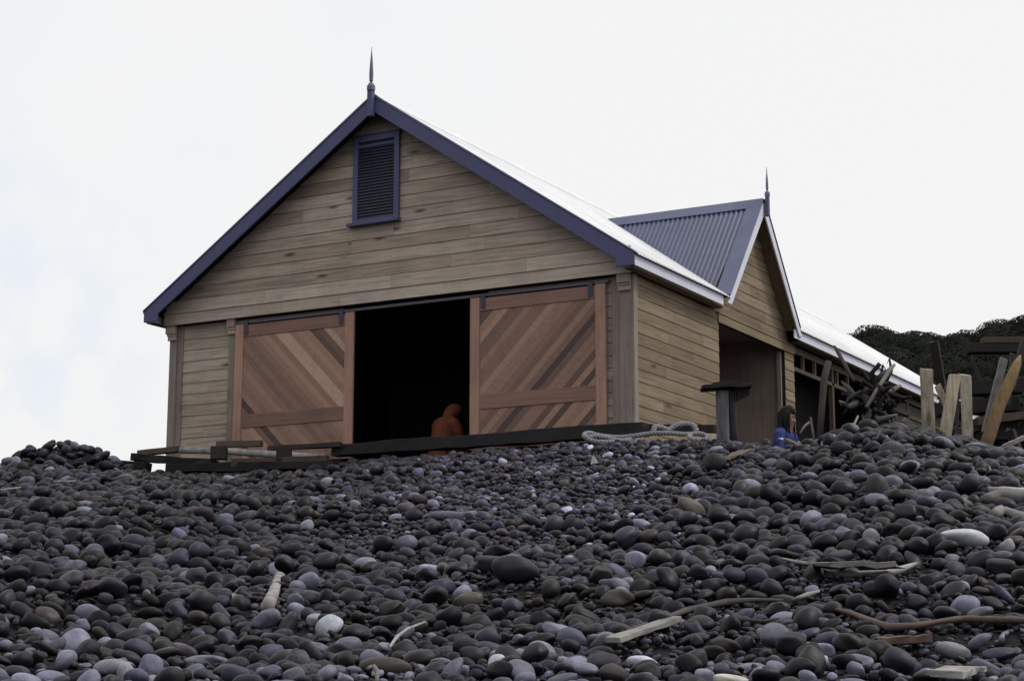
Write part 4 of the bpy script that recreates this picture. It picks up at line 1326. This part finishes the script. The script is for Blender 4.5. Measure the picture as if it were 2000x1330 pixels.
# stones one can pick out in the photograph: bearing, height, width and height in photo pixels
PALE, WHITE, BLUEG, TAN, BRN, DRK = (.30, .305, .34), (.50, .51, .55), (.17, .175, .215), (.075, .065, .056), (.045, .036, .033), (.022, .0205, .025)
NOTE = [
 (641, 1221, 60, 42, (.46, .48, .56), 'big pale blue grey oval cobble, right one of a touching pale pair', 0.5),
 (614, 1208, 42, 28, (.30, .31, .35), 'pale grey cobble, left one of a touching pale pair', 0.2),
 (1887, 1052, 112, 40, 'veined', 'large white veined boulder on the right of the beach', -0.1),
 (1004, 1112, 102, 58, DRK, 'largest dark rounded boulder in the middle of the beach', -0.1),
 (972, 1292, 40, 38, (.50, .52, .60), 'round pale blue white cobble at the lower middle', 0),
 (1254, 1287, 66, 25, (.50, .52, .60), 'long white cobble lying flat at the lower middle right', -0.1),
 (1428, 1326, 78, 30, (.60, .58, .50), 'cream white cobble cut by the bottom edge', -0.1),
 (914, 1172, 62, 42, TAN, 'round tan grey cobble left of the middle below the dark boulder', 0.2),
 (1205, 1166, 70, 38, TAN, 'tan grey oval cobble right of the largest dark boulder', 0.2),
 (752, 1300, 108, 44, BRN, 'large low brown boulder at the bottom left of middle', -0.1),
 (1966, 1066, 34, 30, PALE, 'pale cobble just right of the white veined boulder', 0.5),
 (1716, 962, 46, 70, (.034, .032, .035), 'tall dark boulder standing under the right crest', 0),
 (1350, 994, 62, 38, (.10, .09, .077), 'large tan cobble leaning right below the rope', -0.5),
 (1702, 1048, 34, 36, (.24, .235, .25), 'upright pale grey cobble left of the white veined boulder', 0),
 (293, 1301, 54, 52, (.15, .16, .23), 'round slate blue cobble near the bottom left', -0.2),
 (210, 1300, 76, 34, (.22, .225, .25), 'long pale grey cobble at the bottom left', 0.15),
 (246, 1312, 38, 44, (.25, .255, .28), 'pale grey cobble tucked between a long pale and a slate blue one', 0.3),
 (586, 1296, 42, 58, (.07, .07, .078), 'upright grey brown cobble by the bottom edge', 0),
 (552, 1285, 56, 40, (.065, .062, .068), 'grey rounded cobble leaning on an upright one at the bottom', 0.3),
 (785, 970, 32, 16, (.30, .27, .25), 'flat pinkish pale cobble in the gravel patch', 0),
 (600, 1026, 32, 24, (.24, .25, .29), 'pale cobble left of the gravel patch', 0.4),
 (640, 942, 32, 22, (.26, .27, .31), 'pale cobble below the dark timber under the doors', 0.2),
 (290, 1122, 62, 34, BRN, 'brown rounded boulder left of the beach, left of two alike', 0),
 (348, 1124, 50, 36, (.05, .047, .05), 'grey brown tilted boulder, right of two alike on the left', 0.4),
 (403, 1285, 96, 24, (.13, .135, .175), 'long flat blue grey cobble at the lower left', 0),
 (1862, 1268, 74, 36, (.19, .195, .21), 'pale grey cobble with a tilted top at the lower right', -0.3),
 (1598, 1290, 44, 26, (.40, .42, .50), 'white cobble at the bottom right of middle', 0.3),
 (1470, 1301, 64, 26, (.19, .195, .25), 'long blue grey cobble near the bottom, left of two touching', 0.1),
 (1516, 1303, 44, 34, (.18, .185, .245), 'blue grey oval cobble, right of two touching near the bottom', -0.3),
 (752, 1060, 36, 22, (.25, .255, .29), 'pale oval cobble right of middle left below the gravel patch', 0),
 (1860, 1090, 34, 24, (.15, .155, .19), 'blue grey cobble under the white veined boulder', 0),
 (1640, 960, 0, 0, None, '', 0),
 (1395, 905, 52, 40, (.02, .02, .022), 'black round boulder on the crest below the capped post', 0),
 (1742, 880, 56, 36, (.045, .045, .052), 'broad grey boulder on the right crest before the posts', 0),
 (1830, 843, 30, 16, (.42, .42, .40), 'white stone at the foot of the tallest pale post', -0.2),
 (455, 930, 36, 18, (.17, .17, .19), 'pale topped cobble under the left log pile', 0.1),
 (785, 896, 30, 14, (.26, .26, .28), 'pale long cobble just below the black beam', 0.1),
 (307, 921, 36, 22, (.055, .055, .066), 'round grey cobble at the left end of the log pile', 0),
]
order = []
for (u, v, w_, h_, col, lb, rot) in NOTE:
    if not w_: continue
    p = hit(u, v + h_ * 0.30, 0.02)
    dep = (p - C).dot(F)
    t, d = td(p)
    a = w_ * dep / FPX / 2
    hh = h_ * dep / FPX / 2
    order.append((t, d, a, hh, col, lb, rot))
    put(t, d, max(a * 0.80, 0.04))

special = []
def cob_obj(name, me, p, rot, scl, col, label, group=None):
    o = bpy.data.objects.new(name, me); COL.objects.link(o)
    o.rotation_mode = 'QUATERNION'
    o.location = p; o.rotation_quaternion = rot; o.scale = scl
    o.color = (*[float(x) for x in col], 1)
    tag(o, label, 'stone', group)
    return o
def base_mesh(i, mat):
    me = fast_mesh('cobble', SH4[i], F4); me.materials.append(mat); return me
COB = [base_mesh(i, M['stone_obj']) for i in range(NSH)]
for i, (t, d, a, hh, col, lb, rot) in enumerate(order):
    ve = col == 'veined'
    me = base_mesh(i % NSH, M['veined']) if ve else COB[i % NSH]
    b = max(0.62 * a, min(hh, a) * 0.9)
    ax = R0 * math.cos(rot) + Z * math.sin(rot)                 # long axis tilts as it lies
    ay = FH; az = ax.cross(ay).normalized(); 
    q = Matrix((ax, ay, az)).transposed().to_quaternion()
    z = float(ground_dz(d, t))
    p = world(np.array(d), np.array(t), np.array(z + hh * 0.85))
    cob_obj('cobble', me, [float(x) for x in p], q, (a, b, hh), (.5, .5, .55) if ve else col, lb)

# all the other cobbles: big ones settle first, small ones fill the gaps
N = 125000
dd = np.sqrt(RNG.uniform(5.6 ** 2, 35.5 ** 2, N * 2))
keep = RNG.random(N * 2) < np.where(dd < 24, 1.0, 0.85)
dd = dd[keep][:N]
tt = RNG.uniform(-1, 1, len(dd)) * (0.305 * dd + 1.5)
size = np.exp(RNG.normal(0, 0.46, len(dd))) * (0.0300 + 0.00108 * dd)
big = RNG.random(len(dd)) < 0.006
size[big] *= RNG.uniform(1.5, 2.2, big.sum())
size = np.clip(size, 0.022, 0.125)
patch = 0.86 + 0.36 * vnoise(dd * 0.35, tt * 0.35 + 9, 4)
uu = 1000 + 3568 * tt / dd
patch = patch * np.where((uu > 1350) & (dd > 13), 1.12, 1.0) * np.where((uu > 850) & (uu < 1400) & (dd > 15), 0.88, 1.0)
size *= patch
for (kt, kd, ka) in [(o_[0], o_[1], o_[2]) for o_ in order] + [(*td(p_), float(r_) + .03) for p_, r_ in KEEP]:
    m_ = (np.abs(tt - kt) < ka * 1.05) & (dd < kd + 0.02) & (dd > kd - 2.0 * ka - 0.18)
    size[m_] = np.minimum(size[m_], 0.62 * (0.029 + 0.0013 * dd[m_]))
dry = np.exp(-((uu - 1060) / 330) ** 2) * np.clip((dd - 12) / 5, 0, 1)
size = size * (1 - 0.27 * dry)
size = np.minimum(size, 0.046 + 0.0042 * dd)
gravel = np.exp(-(((uu - 735) / 95) ** 4)) * np.exp(-(((dd - 15.7) / 1.1) ** 4))
size = np.where(gravel > 0.35, np.clip(size * 0.42, 0.018, 0.04), size)
nf = 60000
df = np.sqrt(RNG.uniform(5.6 ** 2, 21 ** 2, nf)); tf = RNG.uniform(-1, 1, nf) * (0.305 * df + 1.3)
sf = RNG.uniform(0.55, 1.0, nf) * (0.020 + 0.0012 * df)
dd = np.concatenate([dd, df]); tt = np.concatenate([tt, tf]); size = np.concatenate([size, sf]); uu = 1000 + 3568 * tt / dd
dcr = np.interp(np.clip(uu, -1500, 3500), CU, CD)
ok = (dd < dcr + 2.2)
inside = np.zeros(len(dd), bool)
Wp = world(dd, tt, np.zeros(len(dd)))
inb = (Wp[:, 0] > -0.4) & (Wp[:, 0] < 10.6) & (Wp[:, 1] > -0.25)
ok &= ~inb
idx = np.argsort(-size)
rec = []
for i in idx:
    if not ok[i]: continue
    a = size[i]; k1 = RNG.uniform(.52, .93); k2 = RNG.uniform(.42, .82) * (k1 ** .3)
    r = a * math.sqrt(k1)
    if free_spot(tt[i], dd[i], r, 0.88 if a > 0.62 * (0.030 + 0.00108 * dd[i]) else 0.70):
        put(tt[i], dd[i], r)
        rec.append((tt[i], dd[i], a, a * k1, a * k2, 0.42))
# a second, lower layer of smaller stones fills the gaps left between
print('cobbles', len(rec))
rec = np.array(rec)
n = len(rec)
# rotations: lie flat with the long side in any direction, tipped a little
yaw = RNG.uniform(0, 2 * PI, n); tip = RNG.normal(0, 0.33, n); tip2 = RNG.normal(0, 0.33, n)
def rotm(yaw, a, b):
    cy, sy, ca, sa, cb, sb = np.cos(yaw), np.sin(yaw), np.cos(a), np.sin(a), np.cos(b), np.sin(b)
    O = np.zeros_like(yaw); I = np.ones_like(yaw)
    Rz = np.stack([np.stack([cy, -sy, O], -1), np.stack([sy, cy, O], -1), np.stack([O, O, I], -1)], 1)
    Ry = np.stack([np.stack([ca, O, sa], -1), np.stack([O, I, O], -1), np.stack([-sa, O, ca], -1)], 1)
    Rx = np.stack([np.stack([I, O, O], -1), np.stack([O, cb, -sb], -1), np.stack([O, sb, cb], -1)], 1)
    return Rz @ Ry @ Rx
RM = rotm(yaw, tip, tip2)
gz = ground_dz(rec[:, 1], rec[:, 0])
cen = world(rec[:, 1], rec[:, 0], gz + np.where(rec[:, 2] < 0.62 * (0.030 + 0.00108 * rec[:, 1]), -0.008, 0.016) + rec[:, 4] * RNG.uniform(-0.05, 1.25, n))
cols = np.array([stone_color(RNG, rec[i, 1]) for i in range(n)])
_u = 1000 + 3568 * rec[:, 0] / rec[:, 1]            # a drier, paler band of smaller stones runs down from the doors
_dry = np.exp(-((_u - 1060) / 330) ** 2) * np.clip((rec[:, 1] - 11) / 5, 0, 1)
cols *= (1 + 1.3 * _dry * RNG.uniform(0.3, 1.7, n))[:, None]
# which ones show largest
cp_ = np.array(C)
rel = cen - cp_
dep = rel @ np.array(F); uu = 1000 + FPX * (rel @ np.array(RR)) / dep; vv = 665 - FPX * (rel @ np.array(UU)) / dep
inview = (uu > -10) & (uu < 2010) & (vv < 1345) & (vv > 800)
score = np.where(inview, rec[:, 2] * np.sqrt(rec[:, 4] / rec[:, 2]) / dep, 0)
top = set(np.argsort(-score)[:300 - len(order)].tolist())
def kindword(c):
    s = sum(c) / 3
    if s > 0.15: return 'pale grey'
    if c[0] > c[2] * 1.08: return 'brown'
    if s > 0.085: return 'mid grey'
    return 'dark grey'
def shapeword(rw):
    if rw[3] / rw[2] > .86: return 'rounded'
    if rw[3] / rw[2] > .74: return 'oval'
    return 'long oval'
for i in top:
    me = COB[i % NSH]
    q = Matrix(RM[i].tolist()).to_quaternion()
    kw, sw = kindword(cols[i]), shapeword(rec[i])
    pos = 'at the bottom of the beach' if vv[i] > 1265 else ('on the lower beach' if vv[i] > 1130 else 'on the middle of the beach')
    side = 'left' if uu[i] < 667 else ('right' if uu[i] > 1333 else 'centre')
    cob_obj('cobble', me, cen[i].tolist(), q, tuple(float(x) for x in rec[i, 2:5]), cols[i],
            f'smooth {kw} {sw} cobble {pos}, {side} third', f'{kw} {sw} cobbles {pos}, {side} third')
rest = np.array([i for i in range(n) if i not in top])

def mega(ids, SH, FF, name):
    nv = len(SH[0]); sid = RNG.integers(0, NSH, len(ids))
    base = np.stack(SH)[sid]                       # (k,nv,3)
    P = base * rec[ids, 2:5][:, None, :]
    P = np.einsum('kij,kvj->kvi', RM[ids], P) + cen[ids][:, None, :]
    Fc = (FF[None] + (np.arange(len(ids)) * nv)[:, None, None]).reshape(-1, 3)
    cc = np.ones((len(ids), nv, 4), np.float32); cc[:, :, :3] = cols[ids][:, None, :]
    return P.reshape(-1, 3), Fc, cc.reshape(-1, 4)
near = rest[rec[rest, 1] < 13.5]; far = rest[rec[rest, 1] >= 13.5]
P1, F1, C1 = mega(near, SH3, F3, 'n'); P2, F2_, C2 = mega(far, SH2, F2, 'f')
me = fast_mesh('cobbles', np.concatenate([P1, P2]), np.concatenate([F1, F2_ + len(P1)]))
ca = me.color_attributes.new('tint', 'FLOAT_COLOR', 'POINT')
ca.data.foreach_set('color', np.concatenate([C1, C2]).ravel())
me.materials.append(M['stone'])
o = bpy.data.objects.new('cobbles', me); COL.objects.link(o)
tag(o, 'dark rounded cobbles heaped over the whole beach slope', 'cobbles', kind='stuff')

# ------------------------------------------------------------------ light
SUN_EL, SUN_AZ = math.radians(52), math.radians(62)     # high behind the shed, over the right side
sun_dir = Vector((math.sin(SUN_AZ) * math.cos(SUN_EL), math.cos(SUN_AZ) * math.cos(SUN_EL), math.sin(SUN_EL)))
sd = bpy.data.lights.new('sun', 'SUN'); so = bpy.data.objects.new('sun', sd); COL.objects.link(so)
sd.energy = 1.5; sd.angle = math.radians(16); sd.color = (1.0, 0.96, 0.92)
so.rotation_euler = (-sun_dir).to_track_quat('-Z', 'Y').to_euler()
so.location = (30, 10, 40)

wd = bpy.data.worlds.new('World'); scene.world = wd; wd.use_nodes = True
nt = wd.node_tree; nt.nodes.clear()
out = nt.nodes.new('ShaderNodeOutputWorld'); bg = nt.nodes.new('ShaderNodeBackground')
sky = nt.nodes.new('ShaderNodeTexSky'); sky.sky_type = 'NISHITA'; sky.sun_disc = False
sky.sun_elevation = SUN_EL; sky.sun_rotation = SUN_AZ
sky.air_density = 1.5; sky.dust_density = 4.0
tc = nt.nodes.new('ShaderNodeTexCoord')
no = nt.nodes.new('ShaderNodeTexNoise'); no.inputs['Scale'].default_value = 2.6; no.inputs['Detail'].default_value = 6
nt.links.new(tc.outputs['Generated'], no.inputs['Vector'])
rm = nt.nodes.new('ShaderNodeValToRGB')
rm.color_ramp.elements[0].position = 0.30; rm.color_ramp.elements[0].color = (8.4, 8.95, 9.6, 1)
rm.color_ramp.elements[1].position = 0.48; rm.color_ramp.elements[1].color = (9.3, 9.3, 9.28, 1)
nt.links.new(no.outputs[0], rm.inputs[0])
# thin blue breaks in the cloud low over the left of the beach
dl = nt.nodes.new('ShaderNodeVectorMath'); dl.operation = 'DOT_PRODUCT'; dl.inputs[1].default_value = ray(-30, 620).normalized()
nt.links.new(tc.outputs['Generated'], dl.inputs[0])
ml = nt.nodes.new('ShaderNodeMapRange'); ml.interpolation_type = 'SMOOTHSTEP'; ml.inputs['From Min'].default_value = 0.9935; ml.inputs['From Max'].default_value = 0.9995
nt.links.new(dl.outputs['Value'], ml.inputs['Value'])
n2 = nt.nodes.new('ShaderNodeTexNoise'); n2.inputs['Scale'].default_value = 26; n2.inputs['Detail'].default_value = 5
nt.links.new(tc.outputs['Generated'], n2.inputs['Vector'])
ms = nt.nodes.new('ShaderNodeMapRange'); ms.interpolation_type = 'SMOOTHSTEP'; ms.inputs['From Min'].default_value = 0.42; ms.inputs['From Max'].default_value = 0.62
nt.links.new(n2.outputs[0], ms.inputs['Value'])
mm = nt.nodes.new('ShaderNodeMath'); mm.operation = 'MULTIPLY'; nt.links.new(ml.outputs[0], mm.inputs[0]); nt.links.new(ms.outputs[0], mm.inputs[1])
mc = nt.nodes.new('ShaderNodeMix'); mc.data_type = 'RGBA'; nt.links.new(mm.outputs[0], mc.inputs[0]); nt.links.new(rm.outputs[0], mc.inputs[6]); mc.inputs[7].default_value = (8.4, 8.85, 9.4, 1)
mx = nt.nodes.new('ShaderNodeMix'); mx.data_type = 'RGBA'; mx.inputs[0].default_value = 0.96
nt.links.new(sky.outputs[0], mx.inputs[6]); nt.links.new(mc.outputs[2], mx.inputs[7])
dt = nt.nodes.new('ShaderNodeVectorMath'); dt.operation = 'DOT_PRODUCT'
bd = Vector((0.34, 0.56, 0.75)).normalized(); dt.inputs[1].default_value = bd      # the overcast is brightest overhead and beyond the shed
nt.links.new(tc.outputs['Generated'], dt.inputs[0])
mr = nt.nodes.new('ShaderNodeMapRange'); mr.inputs['From Min'].default_value = -0.75; mr.inputs['From Max'].default_value = 0.20
nt.links.new(dt.outputs['Value'], mr.inputs['Value'])
r2 = nt.nodes.new('ShaderNodeValToRGB'); e = r2.color_ramp.elements
e[0].position = 0.0; e[0].color = (0.42, 0.41, 0.45, 1); e[1].position = 0.92; e[1].color = (1, 1, 1, 1)
q_ = e.new(0.5); q_.color = (0.66, 0.65, 0.69, 1)
nt.links.new(mr.outputs[0], r2.inputs[0])
m2 = nt.nodes.new('ShaderNodeMix'); m2.data_type = 'RGBA'; m2.blend_type = 'MULTIPLY'; m2.inputs[0].default_value = 1.0
nt.links.new(mx.outputs[2], m2.inputs[6]); nt.links.new(r2.outputs[0], m2.inputs[7])
nt.links.new(m2.outputs[2], bg.inputs[0]); bg.inputs[1].default_value = 0.1
nt.links.new(bg.outputs[0], out.inputs[0])

scene.render.engine = 'CYCLES'
scene.cycles.max_bounces = 6
scene.cycles.diffuse_bounces = 3
scene.cycles.use_denoising = True
scene.view_settings.view_transform = 'Standard'
scene.view_settings.look = 'None'
scene.view_settings.gamma = 1
scene.view_settings.exposure = 0
scene.view_settings.use_curve_mapping = False
